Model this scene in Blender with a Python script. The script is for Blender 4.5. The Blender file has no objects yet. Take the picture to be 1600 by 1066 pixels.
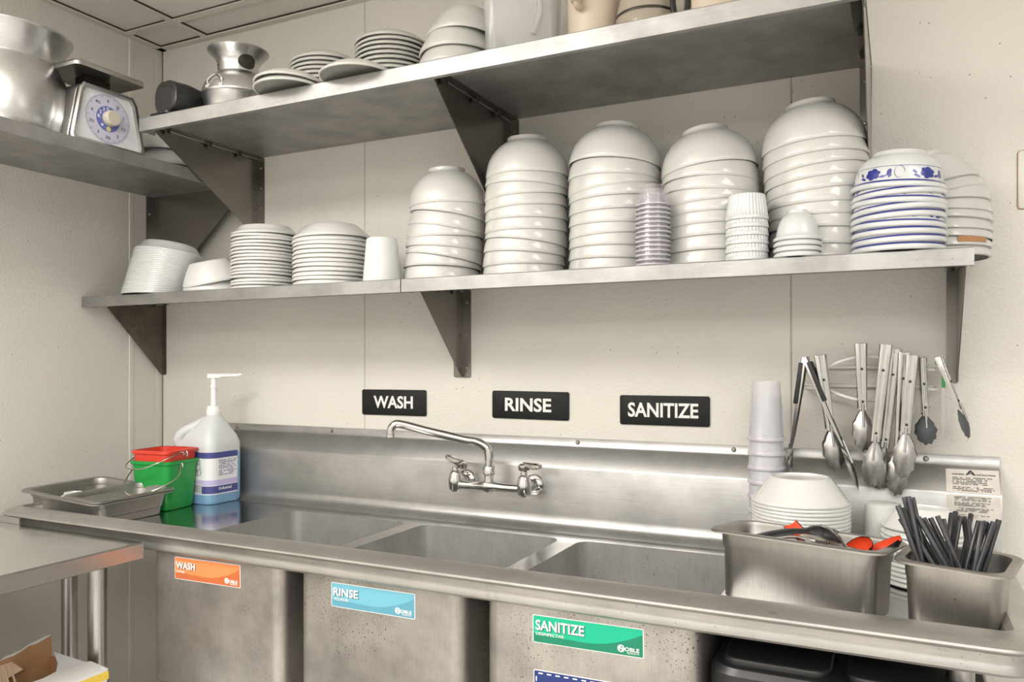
import bpy, bmesh, math, random
from mathutils import Vector, Matrix

random.seed(7)
PI = math.pi
scene = bpy.context.scene
COL = scene.collection

# ------------------------------------------------------------------ camera
cam_d = bpy.data.cameras.new('camera')
cam_d.sensor_width = 36.0
cam_d.lens = 1231.0 / 1600.0 * 36.0
cam_d.shift_y = 35.0 / 1600.0
cam_d.clip_start = 0.02
cam = bpy.data.objects.new('camera', cam_d)
CAM = Vector((2.313, -1.9396, 1.345))
cam.location = CAM
cam.rotation_euler = (PI / 2, 0, math.radians(26.06))
COL.objects.link(cam)
scene.camera = cam

# ------------------------------------------------------------------ world, exposure
world = bpy.data.worlds.new('world')
scene.world = world
world.use_nodes = True
world.node_tree.nodes['Background'].inputs[0].default_value = (1.0, 0.97, 0.92, 1)
world.node_tree.nodes['Background'].inputs[1].default_value = 0.15
scene.view_settings.view_transform = 'Standard'
scene.view_settings.look = 'None'
scene.view_settings.gamma = 1.0
scene.view_settings.use_curve_mapping = False
scene.view_settings.exposure = 0.30

# ------------------------------------------------------------------ room lamps: recessed fluorescent ceiling panels
def ceiling_lamp(x, y, sx, sy, power):
    l = bpy.data.lights.new('fluorescent_panel', 'AREA')
    l.shape = 'RECTANGLE'
    l.size, l.size_y = sx, sy
    l.energy = power
    l.color = (1.0, 0.99, 0.98)
    o = bpy.data.objects.new('fluorescent_panel', l)
    o.location = (x, y, 2.425)
    COL.objects.link(o)
for x, y, p in ((0.80, -1.75, 27), (3.45, -1.22, 10), (2.60, -3.20, 28), (0.85, -4.15, 34), (3.70, -4.15, 34)):
    ceiling_lamp(x, y, 1.17, 0.56, p)
# added unseen fill, aimed up to lift the dark ceiling corner; no fixture
up = bpy.data.lights.new('ceiling_fill', 'AREA')
up.shape = 'RECTANGLE'
up.size, up.size_y = 1.8, 1.0
up.energy = 27
up.color = (1.0, 0.96, 0.89)
upo = bpy.data.objects.new('ceiling_fill', up)
upo.location = (1.00, -1.98, 2.10)
upo.rotation_euler = (PI, 0, 0)
COL.objects.link(upo)

# ------------------------------------------------------------------ materials
MATS = {}
def _new(name):
    m = bpy.data.materials.new(name)
    m.use_nodes = True
    nt = m.node_tree
    b = nt.nodes['Principled BSDF']
    MATS[name] = m
    return m, nt, b

def ramp(nt, fac, stops):
    r = nt.nodes.new('ShaderNodeValToRGB')
    el = r.color_ramp.elements
    el[0].position, el[0].color = stops[0][0], (*stops[0][1], 1)
    el[1].position, el[1].color = stops[-1][0], (*stops[-1][1], 1)
    for p, c in stops[1:-1]:
        e = el.new(p)
        e.color = (*c, 1)
    nt.links.new(fac, r.inputs[0])
    return r.outputs[0]

def coords(nt, scale=(1, 1, 1), kind='Object'):
    tc = nt.nodes.new('ShaderNodeTexCoord')
    mp = nt.nodes.new('ShaderNodeMapping')
    mp.inputs['Scale'].default_value = scale
    nt.links.new(tc.outputs[kind], mp.inputs[0])
    return mp.outputs[0]

def noise(nt, vec, scale, detail=3, rough=0.55):
    n = nt.nodes.new('ShaderNodeTexNoise')
    n.inputs['Scale'].default_value = scale
    n.inputs['Detail'].default_value = detail
    n.inputs['Roughness'].default_value = rough
    nt.links.new(vec, n.inputs['Vector'])
    return n.outputs[0]

def mixc(nt, fac, a, b, mode='MIX'):
    n = nt.nodes.new('ShaderNodeMix')
    n.data_type = 'RGBA'
    n.blend_type = mode
    for v, i in ((fac, 0), (a, 6), (b, 7)):
        if hasattr(v, 'is_linked') or hasattr(v, 'links'):
            nt.links.new(v, n.inputs[i])
        elif i == 0:
            n.inputs[0].default_value = v
        else:
            n.inputs[i].default_value = (*v, 1)
    return n.outputs[2]

def bump(nt, b, h, strength, dist=0.001):
    n = nt.nodes.new('ShaderNodeBump')
    n.inputs['Strength'].default_value = strength
    n.inputs['Distance'].default_value = dist
    nt.links.new(h, n.inputs['Height'])
    nt.links.new(n.outputs[0], b.inputs['Normal'])

def plain(name, col, rough=0.5, metal=0.0, coat=0.0, spec=0.5, vary=0.0, vscale=20, alpha=1.0, trans=0.0):
    m, nt, b = _new(name)
    b.inputs['Base Color'].default_value = (*col, 1)
    b.inputs['Roughness'].default_value = rough
    b.inputs['Metallic'].default_value = metal
    b.inputs['Coat Weight'].default_value = coat
    b.inputs['Coat Roughness'].default_value = 0.025
    b.inputs['Specular IOR Level'].default_value = spec
    b.inputs['Alpha'].default_value = alpha
    b.inputs['Transmission Weight'].default_value = trans
    if vary:
        f = noise(nt, coords(nt), vscale, 4)
        d = tuple(max(0, c * (1 - vary)) for c in col)
        e = tuple(min(1, c * (1 + vary * 0.5)) for c in col)
        nt.links.new(ramp(nt, f, [(0.3, d), (0.7, e)]), b.inputs['Base Color'])
    return m

def frp(name, col, bumpy):
    # glass-board wall panel: pebbled, with scattered dark flecks
    m, nt, b = _new(name)
    v = coords(nt)
    big = noise(nt, v, 2.2, 4)
    c = ramp(nt, big, [(0.3, tuple(x * 0.93 for x in col)), (0.7, col)])
    vo = nt.nodes.new('ShaderNodeTexVoronoi')
    vo.inputs['Scale'].default_value = 42
    nt.links.new(v, vo.inputs['Vector'])
    fl = nt.nodes.new('ShaderNodeMath'); fl.operation = 'LESS_THAN'; fl.inputs[1].default_value = 0.060
    nt.links.new(vo.outputs['Distance'], fl.inputs[0])
    g = nt.nodes.new('ShaderNodeMath'); g.operation = 'GREATER_THAN'; g.inputs[1].default_value = 0.535
    nt.links.new(noise(nt, v, 7.0, 2), g.inputs[0])
    mu = nt.nodes.new('ShaderNodeMath'); mu.operation = 'MULTIPLY'
    nt.links.new(fl.outputs[0], mu.inputs[0]); nt.links.new(g.outputs[0], mu.inputs[1])
    c2 = mixc(nt, mu.outputs[0], c, (0.16, 0.13, 0.10))
    nt.links.new(c2, b.inputs['Base Color'])
    b.inputs['Roughness'].default_value = 0.42
    b.inputs['Specular IOR Level'].default_value = 0.4
    bump(nt, b, noise(nt, v, 150, 2, 0.5), bumpy, 0.0016)
    return m

def steel(name, col, rough, streak=(1, 1, 40), spots=0.0, stain=0.25, bumpy=0.03, rust=0.0, metal=1.0):
    m, nt, b = _new(name)
    v = coords(nt)
    vs = coords(nt, streak)
    grain = noise(nt, vs, 18, 3)
    blot = noise(nt, v, 9, 5, 0.6)
    lo = tuple(x * (1 - stain) for x in col)
    c = ramp(nt, blot, [(0.32, lo), (0.62, col)])
    c = mixc(nt, 0.16, c, ramp(nt, grain, [(0.3, tuple(x * 0.55 for x in col)), (0.7, tuple(min(1, x * 1.25) for x in col))]))
    if spots:
        f = ramp(nt, noise(nt, v, 260, 2), [(0.735 - spots * 0.07, (0, 0, 0)), (0.76 - spots * 0.07, (1, 1, 1))])
        f2 = ramp(nt, noise(nt, v, 5, 3), [(0.48, (0, 0, 0)), (0.62, (1, 1, 1))])
        f3 = mixc(nt, 1.0, f, f2, 'MULTIPLY')
        c = mixc(nt, f3, c, (0.07, 0.055, 0.045))
    if rust:
        f = ramp(nt, noise(nt, v, 14, 5, 0.7), [(0.60, (0, 0, 0)), (0.70, (rust, rust, rust))])
        c = mixc(nt, f, c, (0.10, 0.06, 0.035))
    nt.links.new(c, b.inputs['Base Color'])
    b.inputs['Metallic'].default_value = metal
    rr = ramp(nt, blot, [(0.3, (rough + 0.06,) * 3), (0.7, (rough,) * 3)])
    nt.links.new(rr, b.inputs['Roughness'])
    if bumpy:
        bump(nt, b, grain, bumpy, 0.001)
    return m

frp('wall_panel', (0.70, 0.672, 0.612), 0.9)
plain('seam', (0.50, 0.47, 0.41), 0.5)
plain('joint_dark', (0.16, 0.13, 0.10), 0.7)
plain('corner_trim', (0.64, 0.61, 0.55), 0.45)
plain('ceiling_tile', (0.82, 0.785, 0.72), 0.85, vary=0.03, vscale=60)
plain('ceiling_bar', (0.74, 0.70, 0.63), 0.5)
plain('gap_shade', (0.055, 0.04, 0.03), 0.7)  # shade of the gaps beside the ceiling tiles, put into the colour
plain('void', (0.03, 0.025, 0.02), 0.9)
plain('floor_tile', (0.70, 0.675, 0.64), 0.5, vary=0.2)
plain('far_wall', (0.55, 0.54, 0.525), 0.6)
steel('steel', (0.52, 0.51, 0.495), 0.30, (1, 30, 30), stain=0.16)
steel('steel_sink', (0.46, 0.455, 0.445), 0.33, (1, 25, 25), spots=0.35, stain=0.25, metal=0.85)
steel('steel_tub', (0.49, 0.465, 0.43), 0.33, (30, 30, 1), spots=1.6, stain=0.42, metal=0.8)
steel('steel_basin', (0.590, 0.579, 0.562), 0.40, (30, 30, 1), spots=0.5, stain=0.25, metal=0.8)
steel('steel_rim', (0.47, 0.455, 0.425), 0.33, (1, 25, 25), spots=0.5, stain=0.18, rust=0.35, metal=0.8)
steel('steel_shelf', (0.44, 0.435, 0.425), 0.44, (1, 25, 25), spots=0.35, stain=0.32, metal=0.85)
steel('steel_deck', (0.60, 0.59, 0.575), 0.13, (1, 20, 20), spots=0.2, stain=0.15, bumpy=0.01)
plain('steel_bracket', (0.30, 0.283, 0.262), 0.26, 1.0)
plain('steel_flange', (0.20, 0.188, 0.172), 0.30, 1.0)
steel('steel_dirty', (0.22, 0.195, 0.165), 0.40, (25, 25, 1), spots=1.0, stain=0.4, rust=0.9)
steel('steel_table', (0.80, 0.795, 0.78), 0.14, (1, 20, 20), stain=0.05, bumpy=0.005)
steel('steel_pan', (0.46, 0.445, 0.42), 0.42, (20, 20, 1), stain=0.2, rust=0.25)
steel('steel_pan_rust', (0.46, 0.44, 0.41), 0.42, (20, 20, 1), stain=0.25, spots=0.4, rust=0.8)
steel('aluminium', (0.62, 0.62, 0.62), 0.26, (1, 1, 30), stain=0.15)
steel('chrome', (0.690, 0.678, 0.662), 0.12, (10, 10, 10), stain=0.2, bumpy=0.0)
steel('tong_steel', (0.52, 0.515, 0.50), 0.15, (30, 30, 1), stain=0.25, bumpy=0.0)
steel('tong_head', (0.52, 0.51, 0.50), 0.33, (10, 10, 10), stain=0.45, bumpy=0.0)
plain('screw', (0.42, 0.39, 0.35), 0.3, 1.0)
plain('dark_metal', (0.05, 0.045, 0.04), 0.35, 0.6)
plain('melamine', (0.585, 0.575, 0.55), 0.35, coat=1.0, vary=0.02, vscale=8)
plain('china', (0.65, 0.64, 0.62), 0.3, coat=0.8)
plain('china_grey', (0.58, 0.572, 0.54), 0.3, coat=0.5, vary=0.05)
plain('china_cool', (0.62, 0.63, 0.625), 0.3, coat=0.8)
plain('china_side', (0.68, 0.68, 0.655), 0.3, coat=0.8)
plain('cup_white', (0.64, 0.645, 0.62), 0.35)
plain('blue_print', (0.035, 0.045, 0.26), 0.15, coat=0.4)
plain('grey_print', (0.45, 0.45, 0.47), 0.15, coat=0.4)
plain('tape_brown', (0.42, 0.20, 0.08), 0.35)
plain('clear_plastic', (0.80, 0.76, 0.83), 0.08, alpha=0.16, spec=1.0, coat=1.0)
plain('clear_lip', (0.72, 0.69, 0.76), 0.10, alpha=0.55, spec=1.0)
plain('clear_bin', (0.62, 0.62, 0.61), 0.08, alpha=0.42)
plain('frost_beige', (0.80, 0.68, 0.55), 0.25, alpha=0.80)
plain('frost_cup', (0.80, 0.79, 0.83), 0.25, alpha=0.32)
plain('glass_jar', (0.60, 0.53, 0.43), 0.08, alpha=0.55)
plain('black_plastic', (0.018, 0.018, 0.019), 0.35, vary=0.2, vscale=120)
plain('black_rubber', (0.022, 0.022, 0.023), 0.55)
plain('grey_silicone', (0.07, 0.075, 0.08), 0.6)
plain('sign_black', (0.010, 0.010, 0.010), 0.5, spec=0.25)
plain('sign_white', (0.80, 0.79, 0.77), 0.5)
plain('sign_edge', (0.70, 0.68, 0.62), 0.5)
plain('red_plastic', (0.72, 0.055, 0.03), 0.35)
plain('green_plastic', (0.015, 0.33, 0.06), 0.33)
plain('orange_red', (0.78, 0.075, 0.025), 0.30)
plain('wire', (0.55, 0.52, 0.48), 0.25, 1.0)
plain('wire_white', (0.80, 0.78, 0.74), 0.4)
plain('green_grip', (0.03, 0.36, 0.08), 0.4)
plain('white_plastic', (0.86, 0.86, 0.85), 0.4)
plain('label_white', (0.78, 0.78, 0.80), 0.45)
plain('label_navy', (0.06, 0.07, 0.24), 0.45)
plain('label_violet', (0.52, 0.47, 0.72), 0.45)
plain('print_dark', (0.05, 0.05, 0.055), 0.6)
plain('print_navy', (0.10, 0.10, 0.24), 0.6)
plain('orange_a', (0.84, 0.25, 0.085), 0.4)
plain('orange_b', (0.52, 0.135, 0.045), 0.4)
plain('cyan_a', (0.15, 0.42, 0.53), 0.4)
plain('cyan_b', (0.10, 0.31, 0.41), 0.4)
plain('emerald_a', (0.0, 0.42, 0.24), 0.4)
plain('emerald_b', (0.0, 0.20, 0.11), 0.4)
plain('navy_label', (0.012, 0.03, 0.16), 0.4)
plain('paper_plate', (0.64, 0.60, 0.54), 0.35, vary=0.12, vscale=30)
plain('straw_black', (0.035, 0.036, 0.04), 0.30, vary=0.3, vscale=150)
plain('scale_face', (0.72, 0.74, 0.77), 0.35)
plain('scale_ring', (0.58, 0.57, 0.70), 0.4)
plain('scale_blue', (0.13, 0.16, 0.45), 0.4)
plain('knob_tan', (0.56, 0.51, 0.42), 0.45)
plain('sticker_yellow', (0.66, 0.60, 0.20), 0.45)
plain('cardboard', (0.45, 0.25, 0.12), 0.8, vary=0.15)
plain('corrugate', (0.62, 0.45, 0.31), 0.8, vary=0.1)
plain('carton_white', (0.74, 0.73, 0.72), 0.5)
plain('carton_yellow', (0.80, 0.58, 0.08), 0.5)
plain('carton_navy', (0.02, 0.05, 0.16), 0.5)
plain('switch_cream', (0.72, 0.70, 0.64), 0.35)

def jug_material():
    # translucent jug: blue liquid fills the lower part of the thing itself
    m, nt, b = _new('jug')
    tc = nt.nodes.new('ShaderNodeTexCoord')
    sp = nt.nodes.new('ShaderNodeSeparateXYZ')
    nt.links.new(tc.outputs['Object'], sp.inputs[0])
    c = ramp(nt, sp.outputs[2], [(0.0, (0.22, 0.42, 0.66)), (0.150, (0.30, 0.50, 0.70)), (0.156, (0.66, 0.69, 0.69)), (0.5, (0.72, 0.735, 0.725))])
    nt.links.new(c, b.inputs['Base Color'])
    b.inputs['Roughness'].default_value = 0.3
    b.inputs['Alpha'].default_value = 0.93
jug_material()

# ------------------------------------------------------------------ mesh helpers
class MB:
    def __init__(self):
        self.v, self.f = [], []
    def add(self, vs, fs):
        n = len(self.v)
        self.v += [tuple(p) for p in vs]
        self.f += [tuple(i + n for i in q) for q in fs]
        return self
    def box(self, x0, x1, y0, y1, z0, z1):
        return self.add([(x0, y0, z0), (x1, y0, z0), (x1, y1, z0), (x0, y1, z0), (x0, y0, z1), (x1, y0, z1), (x1, y1, z1), (x0, y1, z1)],
                        [(0, 3, 2, 1), (4, 5, 6, 7), (0, 1, 5, 4), (1, 2, 6, 5), (2, 3, 7, 6), (3, 0, 4, 7)])
    def quad(self, a, b, c, d):
        return self.add([a, b, c, d], [(0, 1, 2, 3)])
    def lathe(self, prof, seg=48, rf=None):
        vs, fs, rings = [], [], []
        for r, z in prof:
            if r < 1e-6:
                rings.append([len(vs)]); vs.append((0, 0, z))
            else:
                ring = []
                for k in range(seg):
                    a = 2 * PI * k / seg
                    q = r * (rf(a, z) if rf else 1)
                    ring.append(len(vs)); vs.append((q * math.cos(a), q * math.sin(a), z))
                rings.append(ring)
        for A, B in zip(rings, rings[1:]):
            if len(A) == 1 and len(B) == 1: continue
            for k in range(seg):
                j = (k + 1) % seg
                if len(A) == 1: fs.append((A[0], B[j], B[k]))
                elif len(B) == 1: fs.append((A[k], A[j], B[0]))
                else: fs.append((A[k], A[j], B[j], B[k]))
        return self.add(vs, fs)
    def loft(self, loops, cap0=False, cap1=False, closed=True):
        n = len(loops[0])
        vs = [p for l in loops for p in l]
        fs = []
        for i in range(len(loops) - 1):
            for k in range(n if closed else n - 1):
                j = (k + 1) % n
                fs.append((i * n + k, i * n + j, (i + 1) * n + j, (i + 1) * n + k))
        if cap0: fs.append(tuple(reversed(range(n))))
        if cap1: fs.append(tuple((len(loops) - 1) * n + k for k in range(n)))
        return self.add(vs, fs)
    def tube(self, path, r, seg=10, cap=True):
        P = [Vector(p) for p in path]
        rs = r if isinstance(r, (list, tuple)) else [r] * len(P)
        up = None
        loops = []
        for i, p in enumerate(P):
            t = (P[min(i + 1, len(P) - 1)] - P[max(i - 1, 0)])
            t.normalize()
            if up is None:
                up = Vector((0, 0, 1)) if abs(t.z) < 0.9 else Vector((1, 0, 0))
            s = t.cross(up)
            if s.length < 1e-5:
                s = t.cross(Vector((0, 1, 0)))
            s.normalize()
            up = s.cross(t).normalized()
            loops.append([tuple(p + (s * math.cos(2 * PI * k / seg) + up * math.sin(2 * PI * k / seg)) * rs[i]) for k in range(seg)])
        return self.loft(loops, cap, cap)
    def prism(self, poly, t0, t1, axes='xz'):
        # poly in two axes, extruded along the third between t0 and t1
        def P(a, b, t):
            return {'xz': (a, t, b), 'xy': (a, b, t), 'yz': (t, a, b)}[axes]
        return self.loft([[P(a, b, t0) for a, b in poly], [P(a, b, t1) for a, b in poly]], True, True)
    def data(self, name, mat, angle=35, bevel=None):
        me = bpy.data.meshes.new(name)
        me.from_pydata(self.v, [], self.f)
        bm = bmesh.new(); bm.from_mesh(me)
        bmesh.ops.recalc_face_normals(bm, faces=bm.faces)
        if bevel:
            es = [e for e in bm.edges if len(e.link_faces) == 2 and e.calc_face_angle(0) > 0.5]
            bmesh.ops.bevel(bm, geom=es, offset=bevel[0], segments=bevel[1], affect='EDGES', profile=0.5, clamp_overlap=True)
        for f in bm.faces: f.smooth = True
        bm.to_mesh(me); bm.free()
        me.set_sharp_from_angle(angle=math.radians(angle))
        me.materials.append(MATS[mat])
        return me
    def build(self, name, mat, parent=None, loc=(0, 0, 0), rot=(0, 0, 0), angle=35, bevel=None):
        return link(self.data(name, mat, angle, bevel), name, parent, loc, rot)

def link(me, name, parent=None, loc=(0, 0, 0), rot=(0, 0, 0)):
    o = bpy.data.objects.new(name, me)
    COL.objects.link(o)
    o.parent = parent
    o.location = loc
    o.rotation_euler = rot
    return o

def tag(o, label, cat, group=None):
    o['label'] = label
    o['category'] = cat
    if group: o['group'] = group
    return o
def thing(name, label, cat, loc=(0, 0, 0), rot=(0, 0, 0), group=None):
    o = bpy.data.objects.new(name, None)
    o.empty_display_size = 0.05
    COL.objects.link(o)
    o.location = loc
    o.rotation_euler = rot
    return tag(o, label, cat, group)
def structure(o, label=None):
    o['kind'] = 'structure'
    if label: o['label'] = label
    return o

def rrect(w, d, r, n=5, cx=0, cy=0):
    # rounded rectangle, counter-clockwise
    pts = []
    for sx, sy, a0 in ((1, 1, 0), (-1, 1, 90), (-1, -1, 180), (1, -1, 270)):
        for k in range(n + 1):
            a = math.radians(a0 + 90 * k / n)
            pts.append((cx + sx * (w / 2 - r) + r * math.cos(a), cy + sy * (d / 2 - r) + r * math.sin(a)))
    return pts
def at_z(poly, z): return [(a, b, z) for a, b in poly]
def arc(cx, cy, r, a0, a1, n):
    return [(cx + r * math.cos(math.radians(a0 + (a1 - a0) * k / n)), cy + r * math.sin(math.radians(a0 + (a1 - a0) * k / n))) for k in range(n + 1)]
def bez(pts, n=24):
    # Catmull-Rom through 3D points
    P = [Vector(p) for p in pts]
    P = [P[0] * 2 - P[1]] + P + [P[-1] * 2 - P[-2]]
    out = []
    m = len(P) - 3
    for i in range(m):
        for k in range(n // m + 1):
            t = k / (n // m + 1)
            a, b, c, d = P[i:i + 4]
            out.append(0.5 * ((2 * b) + (c - a) * t + (2 * a - 5 * b + 4 * c - d) * t * t + (3 * b - a - 3 * c + d) * t ** 3))
    out.append(P[-2])
    return out

TEXT_CACHE = {}
def text_data(txt, size, mat, bold=0.0, wide=1.0, thick=0.0003, align='LEFT'):
    cu = bpy.data.curves.new('print', 'FONT')
    cu.body = txt
    cu.size = size
    cu.offset = bold
    cu.extrude = thick
    cu.resolution_u = 3
    cu.align_x = align
    o = bpy.data.objects.new('print', cu)
    COL.objects.link(o)
    dg = bpy.context.evaluated_depsgraph_get()
    me = bpy.data.meshes.new_from_object(o.evaluated_get(dg))
    bpy.data.objects.remove(o)
    bpy.data.curves.remove(cu)
    for v in me.vertices: v.co.x *= wide
    me.materials.clear()
    me.materials.append(MATS[mat])
    return me
FRONT = (PI / 2, 0, 0)
def text(name, txt, size, mat, parent, loc, rot=FRONT, bold=0.0, wide=1.0, align='LEFT', fit=None):
    me = text_data(txt, size, mat, bold, wide, align=align)
    if fit:
        xs = [v.co.x for v in me.vertices]
        ys = [v.co.y for v in me.vertices]
        kx = fit[0] / (max(xs) - min(xs)); ky = fit[1] / (max(ys) - min(ys)) if fit[1] else kx
        x0, y0 = min(xs), min(ys)
        for v in me.vertices:
            v.co.x = (v.co.x - x0) * kx
            v.co.y = (v.co.y - y0) * ky
    return link(me, name, parent, loc, rot)

ORD = ['topmost', 'second', 'third', 'fourth', 'fifth', 'sixth', 'seventh', 'eighth', 'ninth', 'tenth', 'eleventh', 'twelfth', 'thirteenth', 'fourteenth',
       'fifteenth', 'sixteenth', 'seventeenth', 'eighteenth', 'nineteenth', 'twentieth', 'twenty-first', 'twenty-second', 'twenty-third']
def ordinal(i, n):
    if i == n - 1: return 'lowest'
    if i == 0: return 'topmost'
    return ORD[i] + ' from top'

# ================================================================== THE ROOM
RX, RY, H = 4.35, -4.85, 2.437
wb = structure(MB().box(-0.1, RX + 0.1, 0.004, 0.1, 0, H + 0.1).build('wall_back', 'seam'))
wl = structure(MB().box(-0.1, -0.004, RY - 0.1, 0.1, 0, H + 0.1).build('wall_left', 'seam'))
structure(MB().box(RX, RX + 0.1, RY - 0.1, 0.1, 0, H + 0.1).build('wall_right', 'far_wall'))
structure(MB().box(-0.1, RX + 0.1, RY - 0.1, RY, 0, H + 0.1).build('wall_front', 'far_wall'))
structure(MB().box(-0.1, RX + 0.1, RY - 0.1, 0.1, -0.1, 0).build('floor', 'floor_tile'))
for a, b in ((0.0, 0.8685), (0.8715, 2.0885), (2.0915, 3.3085), (3.3115, RX)):
    MB().box(a, b, 0.0, 0.005, 0.0, H).build('panel', 'wall_panel', wb)
for x in (0.870, 2.090, 3.310):
    MB().prism([(x - 0.003, 0.0005), (x, -0.0015), (x + 0.003, 0.0005)], 0.0, H, 'xy').build('seam_strip', 'seam', wb)
for a, b in ((-0.1215, -0.003), (-1.3415, -0.1245), (-2.5615, -1.3445), (-3.7815, -2.5645), (RY, -3.7845)):
    MB().box(-0.005, 0.0, a, b, 0.0, H).build('panel', 'wall_panel', wl)
for y in (-0.123, -1.343):
    MB().prism([(0.0, y - 0.010), (0.0025, y - 0.007), (0.0025, y + 0.007), (0.0, y + 0.010)], 0.0, H, 'xy').build('seam_strip', 'wall_panel', wl)
tr = structure(MB().prism([(0, 0), (0, -0.022), (0.0025, -0.022), (0.004, -0.008), (0.004, -0.004)], 0.0, H, 'xy').build('trim_1', 'corner_trim'))

MB().box(0.0042, 0.0062, -0.0012, -0.0002, 0.95, H).build('joint', 'joint_dark', tr)
# suspended ceiling: bars and tiles
ce = structure(MB().box(-0.1, RX + 0.1, RY - 0.1, 0.1, H + 0.03, H + 0.1).build('ceiling', 'void'))
xs = [0.0] + [0.234 + 1.22 * k for k in range(4)] + [RX]
ys = [0.0] + [-0.152 - 0.61 * k for k in range(8)] + [RY]
bar = 0.013
for x in xs[1:-1]:
    g_ = MB().box(x - bar + 0.001, x + bar - 0.001, RY, 0, H - 0.001, H + 0.001).build('grid_bar', 'ceiling_bar', ce)
    MB().box(x - bar + 0.0015, x + bar - 0.0015, RY, 0, H + 0.001, H + 0.008).build('bar_side_shade', 'gap_shade', g_)  # dark sides draw the shadow line between bar and tile
for y in ys[1:-1]:
    g_ = MB().box(0, RX, y - bar, y + bar, H, H + 0.002).build('grid_bar', 'ceiling_bar', ce)
    MB().box(0, RX, y - bar + 0.0005, y + bar - 0.0005, H + 0.002, H + 0.008).build('bar_side_shade', 'gap_shade', g_)
for a, b, c, d in ((0, 0.027, RY, 0), (0, RX, -0.027, 0), (RX - 0.027, RX, RY, 0), (0, RX, RY, RY + 0.027)):
    g_ = MB().box(a, b, c, d, H - 0.002, H + 0.001).build('grid_bar', 'ceiling_bar', ce)
    MB().box(a, b - (0.0005 if b < RX else 0), c + (0.0005 if c > RY else 0), d, H + 0.001, H + 0.008).build('bar_side_shade', 'gap_shade', g_)
for i in range(len(xs) - 1):
    for j in range(len(ys) - 1):
        x0 = xs[i] + (0.027 if i == 0 else bar) + 0.0012
        x1 = xs[i + 1] - (0.027 if i == len(xs) - 2 else bar) - 0.0035
        y1 = ys[j] - (0.027 if j == 0 else bar) - 0.0035
        y0 = ys[j + 1] + (0.027 if j == len(ys) - 2 else bar) + 0.0012
        MB().box(x0, x1 + 0.002, y0, y1 + 0.002, H + 0.0065, H + 0.025).build('ceiling_tile', 'ceiling_tile', ce)

# wall switch plate at the right
sw = MB().loft([[(a, 0.0, b) for a, b in rrect(0.075, 0.12, 0.006)], [(a, -0.004, b) for a, b in rrect(0.075, 0.12, 0.006)], [(a, -0.006, b) for a, b in rrect(0.069, 0.114, 0.005)]], False, True)
sw_t = thing('switch_plate', 'cream cover plate on the wall at the right picture edge', 'switch plate', (2.5765, 0, 1.727))
sw.build('plate', 'switch_cream', sw_t)
MB().box(-0.008, 0.008, -0.012, -0.006, -0.012, 0.012).build('toggle', 'switch_cream', sw_t, bevel=(0.002, 2))
MB().loft([[(a, -0.0002, b) for a, b in rrect(0.079, 0.124, 0.008)], [(a, -0.0012, b) for a, b in rrect(0.079, 0.124, 0.008)]], False, True).build('gasket', 'tape_brown', sw_t)

# ================================================================== SHELVES AND BRACKETS
def shelf(name, label, x0, x1, depth, ztop, lip, mat='steel_shelf'):
    """sheet-steel wall shelf along the back wall, turned-down front edge"""
    t = thing(name, label, 'shelf', (x0, 0, ztop))
    w = x1 - x0
    MB().box(0, w, -depth + 0.002, -0.001, -0.003, 0).build('deck', mat, t)
    MB().prism([(-depth, 0.0), (-depth - 0.0015, -0.002), (-depth - 0.0015, -lip), (-depth + 0.012, -lip), (-depth + 0.012, -lip + 0.002), (-depth + 0.001, -lip + 0.002), (-depth + 0.002, 0)], 0, w, 'yz').build('front_edge', mat, t)
    for a in (0.0, w - 0.0015):
        MB().box(a, a + 0.0015, -depth + 0.003, -depth + 0.05, -lip + 0.002, -0.003).build('end_tab', mat, t)
    return t

ZS, ZU, ZL = 1.555, 2.015, 1.921
shelf('wall_shelf', 'lower steel wall shelf on the left, carrying plates and a cup', 0.006, 1.2055, 0.305, ZS, 0.033)
shelf('wall_shelf', 'lower steel wall shelf on the right, carrying tall bowl stacks', 1.2085, 2.437, 0.305, ZS, 0.033)
shelf('wall_shelf', 'upper steel wall shelf above the bowl stacks', 0.453, 2.262, 0.453, ZU, 0.037)
# shelf on the left wall
t = thing('wall_shelf', 'steel wall shelf on the left wall under pot and scale', 'shelf', (0, 0, ZL))
MB().box(0.001, 0.436, -1.75, -0.012, -0.003, 0).build('deck', 'steel_shelf', t)
MB().prism([(0.438, 0.0), (0.4395, -0.002), (0.4395, -0.034), (0.426, -0.034), (0.426, -0.032), (0.437, -0.032), (0.436, 0)], -1.75, -0.012, 'xz').build('front_edge', 'steel_shelf', t)

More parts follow.
